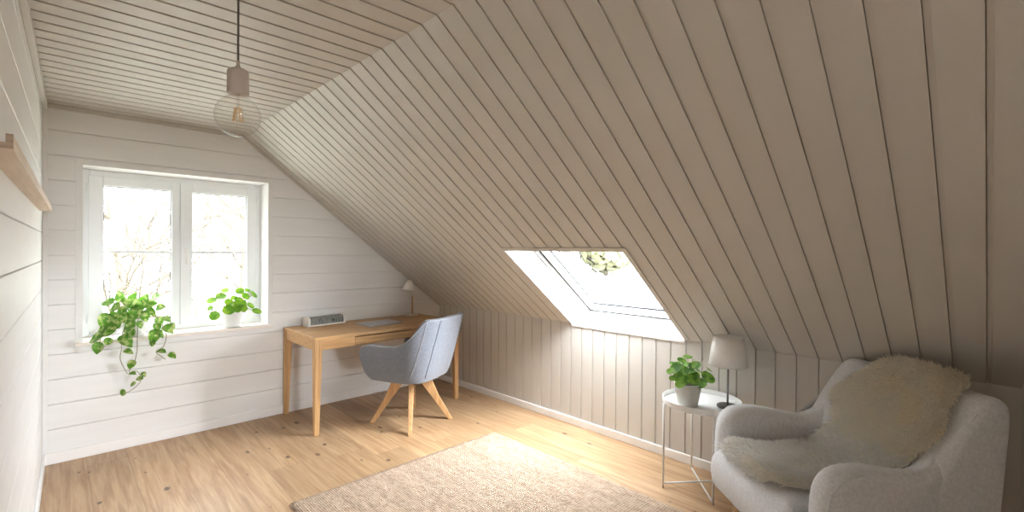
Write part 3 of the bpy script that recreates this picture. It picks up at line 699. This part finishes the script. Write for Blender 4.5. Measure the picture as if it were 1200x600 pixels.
# ------------------------------------------------------------------ side table
TX, TY = 2.80, 1.235
st = empty('side_table', (TX, TY, 0), 0, 'round white metal tray table beside the grey armchair', 'table')
R_ = 0.222
MB().lathe([(0.001, 0.497), (R_ - 0.004, 0.497), (R_, 0.501), (R_ + 0.002, 0.532), (R_ - 0.001, 0.533), (R_ - 0.004, 0.504), (0.001, 0.502)], n=72).build('tray_top', m_metalw, st, smooth=False)
ang0 = math.atan2(1.395 - TY, 2.605 - TX); rl = 0.2
lp_ = []
for k in range(4):
    a = (math.radians(141), math.radians(38), math.radians(-39), math.radians(222))[k]; rr = (0.250, 0.2, 0.235, 0.21)[k]
    rr = 0.215 if k != 0 else 0.232
    x, y = rr * math.cos(a), rr * math.sin(a); lp_.append((x, y))
    MB().tube([(x, y, 0.0), (x, y, 0.51)], 0.0065, 10).build('leg', m_metalw, st, smooth=True)
for a, b in ((0, 2), (1, 3)):
    z = 0.012 if a else 0.026
    MB().tube([(*lp_[a], z), (*lp_[b], z)], 0.0055, 8).build('crossbar', m_metalw, st, smooth=True)

# lamp on the side table
LXp, LYp = 2.835, 1.092
lm = empty('table_lamp', (LXp, LYp, 0.5025), 0, 'lamp with a white cone shade on the side table', 'lamp')
MB().lathe([(0.050, 0.0), (0.058, 0.004), (0.060, 0.012), (0.050, 0.017), (0.012, 0.020), (0.001, 0.020)], n=40).build('base', m_darkbase, lm, smooth=False)
MB().tube([(0, 0, 0.018), (0, 0, 0.32)], 0.0055, 10).build('stem', m_steel, lm, smooth=True)
sh = MB().lathe([(0.106, 0.250), (0.084, 0.418)], n=56, caps=False).build('lamp_shade', m_shade, lm, smooth=True, solid=0.002)
mb = MB()
for k in range(3):
    a = 2 * PI * k / 3; mb.tube([(0, 0, 0.315), (0.0955 * math.cos(a), 0.0955 * math.sin(a), 0.335)], 0.0018, 6)
mb.build('shade_carrier', m_steel, lm)
MB().lathe([(0.012, 0.285), (0.014, 0.30), (0.014, 0.33), (0.03, 0.36), (0.026, 0.385), (0.001, 0.395)], n=20).build('bulb', m_trimwhite, lm, smooth=True)

# ------------------------------------------------------------------ plants
def disc_leaf(mb, c, nrm, r, cup=0.15, heading=None, n=12):
    nrm = Vector(nrm).normalized(); a = nrm.orthogonal().normalized()
    if heading is not None:
        h = Vector(heading); h = h - nrm * h.dot(nrm)
        if h.length > 1e-4: a = h.normalized()
    b = nrm.cross(a); vs = [Vector(c) - nrm * cup * r]; fs = []
    for rad in (0.55, 1.0):
        for k in range(n):
            t = 2 * PI * k / n; q = rad * r * (1.06 - 0.06 * math.cos(2 * t))
            vs.append(Vector(c) + (a * math.cos(t) + b * math.sin(t)) * q + nrm * (cup * r * (0.0 if rad > .9 else -0.6)))
    for k in range(n):
        fs.append((0, 1 + k, 1 + (k + 1) % n)); fs.append((1 + k, 1 + n + k, 1 + n + (k + 1) % n, 1 + (k + 1) % n))
    mb.add(vs, fs)
HEART = [(0, 0), (-.10, .22), (.02, .42), (.22, .50), (.45, .46), (.68, .33), (.86, .16), (1.0, 0)]
def heart_leaf(mb, base, tipdir, nrm, L, bend=0.25, wd=0.85):
    t = Vector(tipdir).normalized(); n = Vector(nrm); n = (n - t * n.dot(t)); n = n.normalized() if n.length > 1e-3 else t.orthogonal().normalized()
    s = t.cross(n); base = Vector(base); vs = []; fs = []
    for x, y in HEART:
        for k in (-1, -.5, 0, .5, 1):
            drop = -bend * x * x * L; fold = abs(k) * y * 0.22 * L
            vs.append(base + t * x * L + s * k * y * L * wd + n * (drop + fold))
    for i in range(len(HEART) - 1):
        for k in range(4):
            a = i * 5 + k; fs.append((a, a + 1, a + 6, a + 5))
    mb.add(vs, fs)
def arc(p0, p1, lift, n=6):
    p0, p1 = Vector(p0), Vector(p1)
    return [p0.lerp(p1, k / n) + Vector((0, 0, lift * math.sin(PI * k / n))) for k in range(n + 1)]

def pilea(root, top, leaves, spread, mleaf, rmin, rmax, seed, petiole=0.0016):
    r = random.Random(seed); lf, stm = MB(), MB()
    for (x, y, z, rr, nx_, ny_, nz_) in leaves:
        p = Vector((x, y, z)); s = Vector((x * .18, y * .18, top - .01))
        nrm = Vector((nx_, ny_, nz_)).normalized()
        stm.tube(arc(s, p - nrm * rr * .12, 0.02), petiole, 5); disc_leaf(lf, p, nrm, rr, .12)
    stm.build('stem', m_stem, root, smooth=True); lf.build('foliage', mleaf, root, smooth=True, fixn=False)

def pot(root, rt, rb_, h, m, rim=0.0):
    MB().lathe([(rb_ * .9, 0), (rb_, 0.003), (rt, h - .003), (rt, h), (rt - .006, h), (rt - .010, h - .012), (0.001, h - .012)], n=44).build('pot', m, root, smooth=False)
    MB().lathe([(rt - .010, h - .0115), (rt * .5, h - .006), (0.001, h - .005)], n=24, caps=False).build('soil', m_soil, root)

def from_px(root, px, py, Y):
    return on_y(px, py, Y) - Vector(root.location)
def toward_cam(root, p):
    return (EYE - (Vector(root.location) + p)).normalized()

# window plant with round lime leaves
pw = empty('round_leaf_plant', (1.03, D + 0.065, WZ0 + .0005), 0, 'round-leaved lime green plant in a white pot on the window sill', 'plant')
pot(pw, 0.078, 0.058, 0.142, m_pot)
r = random.Random(5); L_ = []
for px, py, Y, rr in ((248, 352, 4.36, .036), (259, 347, 4.30, .037), (264, 340.5, 4.40, .026), (251.5, 370, 4.24, .038), (268, 363, 4.25, .042), (268, 354, 4.30, .030), (274, 356, 4.27, .028), (281, 341, 4.36, .032),
                      (282, 356, 4.25, .044), (288, 347, 4.33, .030), (297.5, 345, 4.30, .032), (294, 358, 4.31, .028), (301, 364.5, 4.27, .034), (277, 362, 4.22, .034), (285, 361, 4.22, .030), (274, 349, 4.38, .024), (246, 361, 4.30, .022), (290, 340, 4.40, .022), (279, 351, 4.30, .026)):
    p = from_px(pw, px, py, Y); c = toward_cam(pw, p); nr = c * .75 + Vector((p.x * 3.0, p.y * 1.5, .45)) + Vector((r.uniform(-.3, .3), r.uniform(-.3, .3), r.uniform(-.1, .3)))
    L_.append((p.x, p.y, p.z, rr, nr.x, nr.y, nr.z))
pilea(pw, 0.135, L_, .1, m_leaf_lime, 0, 0, 5)

# plant on the side table
pt = empty('potted_plant', (2.70, 1.272, 0.5025), 0, 'green round-leaved plant in a pale concrete pot on the side table', 'plant')
pot(pt, 0.078, 0.058, 0.135, m_concrete)
L_ = []; r = random.Random(8)
for px, py, Y, rr in ((792, 430, 1.30, .034), (799, 422, 1.33, .026), (789, 426, 1.36, .022), (806, 418, 1.32, .026), (814, 428, 1.26, .034), (830, 442, 1.20, .042), (820, 449, 1.20, .038), (795, 442, 1.25, .030), (801, 446, 1.24, .030), (808, 444, 1.23, .034),
                      (823, 422, 1.34, .018), (818, 434, 1.28, .024), (800, 434, 1.27, .036), (808, 434, 1.27, .032), (786, 435, 1.33, .022), (831, 433, 1.26, .020), (814, 440, 1.24, .030), (797, 450, 1.22, .026), (812, 421, 1.36, .020), (788, 443, 1.30, .018), (804, 427, 1.31, .026)):
    p = from_px(pt, px, py, Y); c = toward_cam(pt, p); nr = c * .6 + Vector((p.x * 4.0, p.y * 3.0, .65)) + Vector((r.uniform(-.35, .35), r.uniform(-.35, .35), r.uniform(-.1, .3)))
    L_.append((p.x, p.y, p.z, rr, nr.x, nr.y, nr.z))
pilea(pt, 0.128, L_, .1, m_leaf_dark, 0, 0, 8)

# trailing plant on the sill
tp = empty('trailing_plant', (0.405, D + 0.085, WZ0 + .0005), 0, 'trailing green and cream leaved plant hanging over the window sill', 'plant')
pot(tp, 0.085, 0.066, 0.125, m_pot)
lf, stm = MB(), MB(); r = random.Random(21)
FRONT = D - 0.075
def vine(pxs, Ys, rad=0.0022):
    q = [Vector((0.02, 0, 0.12))] + [from_px(tp, x, y, Y) for (x, y), Y in zip(pxs, Ys)]
    # smooth
    out = []
    for i in range(len(q) - 1):
        for k in range(5):
            t = k / 5; p0, p1, p2, p3 = q[max(i - 1, 0)], q[i], q[i + 1], q[min(i + 2, len(q) - 1)]
            out.append(0.5 * ((2 * p1) + (p2 - p0) * t + (2 * p0 - 5 * p1 + 4 * p2 - p3) * t * t + (3 * p1 - p0 - 3 * p2 + p3) * t ** 3))
    out.append(q[-1]); stm.tube(out, rad, 6); return out
vine([(162, 372), (161.5, 384), (161, 396), (160.5, 412), (157, 426), (151, 436), (160, 435), (165, 441), (164, 448), (156, 456), (147, 461)], [4.30, 4.19, FRONT] + [FRONT + .01] * 8)
vine([(150, 376), (143, 394), (142.5, 408), (141, 421), (147, 434), (150, 438)], [4.26, 4.18, FRONT, FRONT + .01, FRONT + .01, FRONT + .01])
vine([(184, 372), (192, 386), (195, 394), (191.5, 406), (183, 412), (188, 417), (194, 421)], [4.30, 4.19, FRONT, FRONT, FRONT, FRONT, FRONT])
vine([(140, 372), (126, 384), (118, 396), (117, 410)], [4.28, 4.19, FRONT - .02, FRONT - .01])
vine([(150, 376), (133, 392), (126, 402), (118, 412)], [4.26, 4.18, FRONT, FRONT], .0016)
vine([(184, 368), (200, 378), (203, 390)], [4.32, 4.22, 4.19])
# (px, py of the leaf centre, Y, length, tip direction in the picture)
LV = [(125, 354.5, 4.30, .085, (-1, -.05)), (140, 346.5, 4.33, .075, (-.2, -1)), (156.5, 347.5, 4.35, .08, (.5, -.8)), (183, 347.5, 4.36, .085, (1, -.45)), (189, 360, 4.30, .07, (1, -.1)), (150, 360, 4.27, .09, (-.8, -.2)),
      (139, 366, 4.26, .10, (-1, .15)), (122.5, 377, 4.21, .10, (-.5, .9)), (148, 383, 4.17, .115, (-1, .25)), (164, 381, 4.18, .05, (.3, 1)), (170, 372, 4.21, .075, (.2, 1)), (176.5, 366, 4.26, .085, (1, .4)), (187, 377, 4.21, .065, (.2, 1)),
      (198, 386, 4.19, .075, (.8, .6)), (110.5, 397, 4.18, .095, (-1, .35)), (125, 389, 4.19, .10, (-.8, .5)), (114, 409, 4.19, .075, (-.3, .9)), (149, 400, FRONT, .105, (.6, .8)), (151.5, 412, FRONT, .055, (.9, .3)),
      (153.5, 428, FRONT, .065, (-.3, 1)), (156, 437.5, FRONT, .045, (.9, .1)), (162.5, 443.6, FRONT, .048, (-.9, .15)), (168.8, 439, FRONT, .036, (.6, .8)), (154.5, 450.5, FRONT, .046, (-.9, .3)), (143.5, 461, FRONT, .05, (-.7, .8)),
      (180, 396, FRONT - .01, .10, (-.4, 1)), (188, 392, FRONT - .02, .06, (.6, .7)), (190.5, 412, FRONT - .01, .06, (.9, .2)), (202.5, 417, FRONT, .055, (.9, .6)), (178, 403, FRONT, .055, (-.5, .9)),
      (133, 382, 4.19, .085, (-.6, .6)), (160, 356, 4.26, .085, (.1, -.6)), (170, 357, 4.27, .09, (.9, -.3)), (132, 361, 4.27, .09, (-1, .2)), (163, 365, 4.22, .08, (.4, .7)), (155, 371, 4.20, .085, (-.3, .8)), (143, 374, 4.21, .085, (-.8, .5)),
      (196, 374, 4.24, .06, (.9, .5)), (202, 382, 4.20, .05, (.8, .7)), (170, 349, 4.33, .07, (.4, -.8)), (130, 372, 4.22, .08, (-.9, .5)), (178, 356, 4.30, .075, (.9, -.2)), (148, 353, 4.31, .075, (-.6, -.5)), (117, 387, 4.20, .07, (-.9, .2)), (126, 401, 4.19, .06, (-.5, .7)), (184, 384, 4.19, .06, (-.2, 1)), (152, 391, FRONT, .07, (-.9, .2))]
for px, py, Y, ln, (tx, ty) in LV:
    p = from_px(tp, px, py, Y); c = toward_cam(tp, p)
    t = CR * tx - CU * ty + c * r.uniform(-.1, .35)
    n_ = c * .9 + Vector((r.uniform(-.35, .35), r.uniform(-.35, .1), r.uniform(.2, .8)))
    t = t.normalized(); heart_leaf(lf, p - t * ln * .5, t, n_, ln, r.uniform(.1, .35), r.uniform(.75, .95))
    if Y > 4.2:
        stm.tube(arc((p.x * .2, p.y * .2, .12), p - t * ln * .5, .015), .0014, 5)
stm.build('stem', m_vine, tp, smooth=True); lf.build('foliage', m_leaf_var, tp, smooth=True, fixn=False)

# ------------------------------------------------------------------ armchair
AC, AROT = Vector((2.474, 0.499, 0)), math.radians(139.3)
ac = empty('armchair', AC, AROT, 'light grey upholstered armchair with rounded arms under the sloping ceiling', 'armchair')
def chaikin(p, it=2):
    for _ in range(it):
        q = []
        for a, b in zip(p, p[1:] + p[:1]):
            q.append((a[0] * .75 + b[0] * .25, a[1] * .75 + b[1] * .25)); q.append((a[0] * .25 + b[0] * .75, a[1] * .25 + b[1] * .75))
        p = q
    return p
def pillow(outline, yc, wd, r, ny_=7, lean=None):
    """A side-view outline (f, z) given a thickness along y with rounded edges."""
    n = len(outline); nrm = []
    for i in range(n):
        a, b = outline[i - 1], outline[(i + 1) % n]; tx, tz = b[0] - a[0], b[1] - a[1]; l = math.hypot(tx, tz) or 1
        nrm.append((tz / l, -tx / l))
    area = sum(outline[i - 1][0] * outline[i][1] - outline[i][0] * outline[i - 1][1] for i in range(n))
    sg = 1 if area > 0 else -1
    rings = []
    th = [(-PI / 2) + PI / 2 * k / ny_ for k in range(ny_ + 1)] + [PI / 2 * k / ny_ for k in range(ny_ + 1)]
    for k, a in enumerate(th):
        y = (wd / 2 - r) * (-1 if k <= ny_ else 1) + r * math.sin(a); ins = r * (1 - math.cos(a))
        ring = []
        for (x, z), (nx_, nz_) in zip(outline, nrm):
            yy = y
            X, Z = x - nx_ * ins * sg, z - nz_ * ins * sg
            if lean: yy += lean(X, Z)
            ring.append(Vector((X, yc + yy, Z)))
        rings.append(ring)
    return rings
side = [(.31, .16), (.338, .22), (.349, .36), (.345, .50), (.328, .580), (.27, .624), (.19, .634), (.08, .618), (-.03, .594), (-.10, .595), (-.16, .640), (-.22, .715), (-.28, .79), (-.33, .83), (-.38, .82), (-.395, .70), (-.39, .40), (-.375, .22), (-.33, .16)]
side = chaikin(side, 2)
def arm_y(x): return 0.310 + 0.036 * (x + .12) / .37
for sgn in (-1, 1):
    MB().loft(pillow(side, 0, 0.122, 0.055, lean=lambda x, z, s=sgn: s * (arm_y(max(x, -.12)) - .022 * smooth(-.10, -.18, x)))).build('arm', m_arm, ac, smooth=True)
back = chaikin([(-.10, .40), (-.125, .56), (-.172, .665), (-.245, .77), (-.305, .845), (-.345, .874), (-.400, .872), (-.434, .835), (-.434, .76), (-.425, .66), (-.405, .45), (-.375, .20), (-.25, .20)], 2)
MB().loft(pillow(back, 0, 0.72, 0.040)).build('backrest', m_arm, ac, smooth=True)
cush = chaikin([(.410, .27), (.425, .33), (.420, .40), (.385, .437), (.36, .445), (.33, .449), (.22, .455), (0, .445), (-.14, .43), (-.17, .38), (-.15, .30), (.1, .245), (.30, .235), (.33, .235), (.36, .238), (.39, .25)], 2)
cr_ = [[Vector((v.x, v.y * (1 + .18 * smooth(.345, .375, v.x)), v.z)) for v in rg] for rg in pillow(cush, 0, 0.505, 0.045)]
MB().loft(cr_).build('seat_cushion', m_arm, ac, smooth=True)
base_ = chaikin([(.32, .17), (.335, .20), (.335, .23), (.31, .24), (-.30, .30), (-.36, .28), (-.36, .17)], 2)
MB().loft(pillow(base_, 0, 0.50, 0.02)).build('seat_frame', m_arm, ac, smooth=True)
for sx in (-1, 1):   # welt on the outer side of each arm front, seam up the side of the back
    q = [Vector((x, sx * (arm_y(x) + 0.061 - 0.008), z)) for x, z in [(.330, .22), (.338, .36), (.334, .48), (.316, .560), (.262, .606), (.19, .619)]]
    MB().tube(q, 0.003, 6).build('welt', m_arm, ac, smooth=True)
    q = [Vector((x, sx * (0.360 - 0.014), z)) for x, z in [(-.186, .662), (-.222, .712), (-.258, .762), (-.296, .814)]]
    MB().tube(q, 0.003, 6).build('seam', m_arm, ac, smooth=True)
for fx_, sy in ((.27, 1), (.27, -1), (-.27, 1), (-.27, -1)):
    c = Vector((fx_, sy * .27, 0)); d_ = Vector((.03 if fx_ > 0 else -.03, sy * .02, 0))
    zz = 0.011 if fx_ > 0 else 0.0
    MB().tube([c + d_ + Vector((0, 0, zz)), c + Vector((0, 0, .172))], [.014, .021], 14).build('leg', m_oakleg, ac, smooth=True)

# ------------------------------------------------------------------ sheepskin over the chair
path = [(-.440, .72), (-.447, .80), (-.438, .865), (-.40, .893), (-.345, .892), (-.295, .860), (-.235, .785), (-.165, .68), (-.115, .58), (-.08, .50), (-.03, .470), (.06, .472), (.16, .478), (.24, .478), (.34, .470), (.392, .456)]
pv = [Vector((x, 0, z)) for x, z in path]
cum = [0]
for a, b in zip(pv, pv[1:]): cum.append(cum[-1] + (b - a).length)
TOT = cum[-1]
def on_path(s):
    s = min(max(s, 0), TOT - 1e-6)
    for i in range(len(cum) - 1):
        if cum[i] <= s <= cum[i + 1]:
            t = (s - cum[i]) / (cum[i + 1] - cum[i]); p0, p1, p2, p3 = pv[max(i - 1, 0)], pv[i], pv[i + 1], pv[min(i + 2, len(pv) - 1)]
            return 0.5 * ((2 * p1) + (p2 - p0) * t + (2 * p0 - 5 * p1 + 4 * p2 - p3) * t * t + (3 * p1 - p0 - 3 * p2 + p3) * t ** 3)
# outline: (fraction along, right edge y, left edge y); y is the chair's left
OUT = [(0, -.02, .08), (.06, -.06, .12), (.11, -.09, .16), (.20, -.11, .22), (.26, -.125, .275), (.30, -.135, .265), (.366, -.18, .275), (.435, -.23, .305), (.48, -.23, .312), (.527, -.18, .295), (.593, -.15, .262), (.64, -.175, .25), (.675, -.20, .21), (.738, -.24, .205), (.80, -.23, .215), (.87, -.212, .225), (.955, -.19, .225), (1.04, -.195, .22), (1.075, -.23, .21), (1.137, -.255, .175), (1.18, -.235, .11), (1.215, -.15, .02)]
OUT = [(a / TOT, b, c) for a, b, c in OUT]
def edges(q):
    for a, b in zip(OUT, OUT[1:]):
        if a[0] <= q <= b[0]:
            t = (q - a[0]) / (b[0] - a[0]); t = t * t * (3 - 2 * t); return a[1] + (b[1] - a[1]) * t, a[2] + (b[2] - a[2]) * t
    return OUT[-1][1:]
def skin(q, k):
    """q along the pelt 0..1, k across 0..1 -> point, normal, down-direction"""
    p = on_path(q * TOT); p2 = on_path(min(q + .01, 1) * TOT); p1 = on_path(max(q - .01, 0) * TOT)
    t = (p2 - p1).normalized(); n_ = Vector((t.z, 0, -t.x)); n_ = -n_ if n_.dot(Vector((.6, 0, .8))) < 0 and q > .15 else n_
    e0, e1 = edges(q); y = e0 + (e1 - e0) * k
    ed = min(k, 1 - k) * (e1 - e0); eq = min(q, 1 - q) * TOT
    w_ = 0.026 * smooth(0, .05, min(ed, eq)) + 0.004 * noise.noise(Vector((q * 22, k * 12, .3))) + 0.0025 * noise.noise(Vector((q * 60, k * 30, 4.3)))
    return Vector((p.x, y, p.z)) + n_ * w_, n_, t
tst, tn, tt = skin(.3, .5)
FLIP = -1 if tn.dot(Vector((1, 0, .4))) < 0 else 1
sk = empty('sheepskin', AC, AROT, 'cream long-wool sheepskin draped over the grey armchair', 'sheepskin')
sk.location = AC
mb = MB(); nq, nk = 150, 60
vs = []
for i in range(nq + 1):
    for j in range(nk + 1):
        p, n_, t = skin(i / nq, j / nk); vs.append(p)
mb.add(vs, [(i * (nk + 1) + j, i * (nk + 1) + j + 1, (i + 1) * (nk + 1) + j + 1, (i + 1) * (nk + 1) + j) for i in range(nq) for j in range(nk)])
mb.build('hide', m_wool, sk, smooth=True, fixn=False, solid=0.004)
mbs = [MB(), MB()]
rr_ = random.Random(99)
NT = 26000
for _ in range(NT):
    q = rr_.random(); k = rr_.random()
    e0, e1 = edges(q)
    if rr_.random() > (e1 - e0) / .60: continue
    p, n_, t = skin(q, k); edge = (k - .5) * 2
    # locks lie over each other in soft swirls
    sw = noise.noise(Vector((q * 9, k * 6, 2.0))); sw2 = noise.noise(Vector((q * 9 + 7, k * 6, 5.0)))
    d_ = n_ * 0.55 + t * (0.50 + .4 * sw2) + Vector((0, 1, 0)) * (edge * abs(edge) * .75 + sw * .55) + Vector((rr_.gauss(0, .22), rr_.gauss(0, .22), rr_.gauss(0, .22)))
    if q > .97: d_ += t * .5
    d_.normalize(); ln = rr_.uniform(.020, .040) + .012 * max(0, abs(edge) - .8) * 5 * rr_.random() * (1.0 if q > .52 else .95)
    curl = Vector((rr_.gauss(0, .3), rr_.gauss(0, .3), rr_.gauss(0, .3))) + t * .45
    a = d_.cross(Vector((rr_.gauss(0, 1), rr_.gauss(0, 1), rr_.gauss(0, 1)))).normalized() * rr_.uniform(.0014, .0030)
    b = d_.cross(a).normalized() * a.length
    p1 = p + d_ * ln * .55; p2 = p + d_ * ln * .95 + curl * ln * .28
    vs = [p + a, p - a * .5 + b * .87, p - a * .5 - b * .87, p1 + a * .9, p1 - a * .45 + b * .8, p1 - a * .45 - b * .8, p2]
    mbs[0 if q < .52 + .03 * rr_.gauss(0, 1) else 1].add(vs, [(0, 1, 4, 3), (1, 2, 5, 4), (2, 0, 3, 5), (3, 4, 6), (4, 5, 6), (5, 3, 6)])
mbs[0].build('fleece', m_wool, sk, smooth=True, fixn=False)
mbs[1].build('fleece', m_wool_lit, sk, smooth=True, fixn=False)

# wall socket beside the desk
so = empty('wall_socket', (K - 0.0005, 4.150, 0.29), 0, 'small white socket low on the wall behind the desk leg', 'socket')
MB().box((-0.004, 0, 0), (0.008, 0.08, 0.08)).build('plate', m_trimwhite, so, bevel=0.003)
MB().lathe([(0.02, -0.001), (0.02, 0.001)], (-0.009, 0, 0), 20, Matrix.Rotation(PI / 2, 3, 'Y')).build('insert', m_offwhite, so)

# ------------------------------------------------------------------ light: bright overcast sky
wd = bpy.data.worlds.new('overcast_sky'); bpy.context.scene.world = wd; wd.use_nodes = True
nt = wd.node_tree; bg = nt.nodes['Background']
tc = N(nt, 'ShaderNodeTexCoord'); sx = N(nt, 'ShaderNodeSeparateXYZ'); nt.links.new(tc.outputs['Generated'], sx.inputs[0])
def rng_(src, a, b, c, d, smooth_=True):
    n = N(nt, 'ShaderNodeMapRange'); n.interpolation_type = 'SMOOTHSTEP' if smooth_ else 'LINEAR'
    for k, v in (('From Min', a), ('From Max', b)): n.inputs[k].default_value = v
    for k, v in (('To Min', c), ('To Max', d)):
        if isinstance(v, (int, float)): n.inputs[k].default_value = v
        else: nt.links.new(v, n.inputs[k])
    nt.links.new(src, n.inputs['Value']); return n.outputs[0]
low = rng_(sx.outputs['Y'], -0.9, 0.5, 2.6, 0.055)     # the sky near the horizon, brightest on the sunny side
high = rng_(sx.outputs['Y'], -0.9, 0.52, 2.3, 0.46)
tot = rng_(sx.outputs['Z'], 0.05, 0.75, low, high)
ml = N(nt, 'ShaderNodeMath'); ml.operation = 'MULTIPLY'; nt.links.new(tot, ml.inputs[0]); ml.inputs[1].default_value = 10.0
nt.links.new(ml.outputs[0], bg.inputs['Strength']); bg.inputs['Color'].default_value = (0.91, 0.96, 1.0, 1)

def portal(name, M, sx_, sy_):
    l = bpy.data.lights.new(name, 'AREA'); l.shape = 'RECTANGLE'; l.size = sx_; l.size_y = sy_; l.cycles.is_portal = True
    o = bpy.data.objects.new(name, l); C.objects.link(o); o.matrix_world = M; return o
Mw = Matrix.Translation(((WX0 + WX1) / 2, D + 0.30, (WZ0 + WZ1) / 2)) @ Matrix.Rotation(-PI / 2, 4, 'X')
portal('window_portal', Mw, WX1 - WX0, WZ1 - WZ0)
portal('added_window_portal', Matrix.Translation(((RW[0] + RW[1]) / 2, YB - 0.22, (RW[2] + RW[3]) / 2)) @ Matrix.Rotation(PI / 2, 4, 'X'), RW[1] - RW[0], RW[3] - RW[2])
zax = -SN; yax = Vector((0, 1, 0)); xax = yax.cross(zax)
R3 = Matrix((xax, yax, zax)).transposed().to_4x4()
ctr = base + SD * ((S_TOP + SB) / 2) - SN * (DEPTH + 0.13)
portal('skylight_portal', Matrix.Translation(ctr) @ R3, S_TOP - SB + 0.1, 2 * HW)

# ------------------------------------------------------------------ camera and view
cd = bpy.data.cameras.new('camera'); cam = bpy.data.objects.new('camera', cd); C.objects.link(cam)
cd.sensor_fit = 'HORIZONTAL'; cd.sensor_width = 36.0; cd.lens = F_PX / 1200 * 36; cd.shift_y = (CY - 300) / 1200; cd.clip_start = 0.02; cd.clip_end = 500
M = Matrix((CR, CU, -CF)).transposed().to_4x4(); M.translation = EYE; cam.matrix_world = M
sc = bpy.context.scene; sc.camera = cam
sc.view_settings.view_transform = 'Standard'; sc.view_settings.look = 'None'; sc.view_settings.gamma = 1.0; sc.view_settings.use_curve_mapping = False
sc.view_settings.exposure = 2.08
sc.cycles.max_bounces = 24; sc.cycles.diffuse_bounces = 20; sc.cycles.glossy_bounces = 6; sc.cycles.transparent_max_bounces = 24; sc.cycles.transmission_bounces = 8
sc.cycles.sample_clamp_indirect = 8.0; sc.cycles.caustics_reflective = False; sc.cycles.caustics_refractive = False
sc.cycles.use_denoising = True
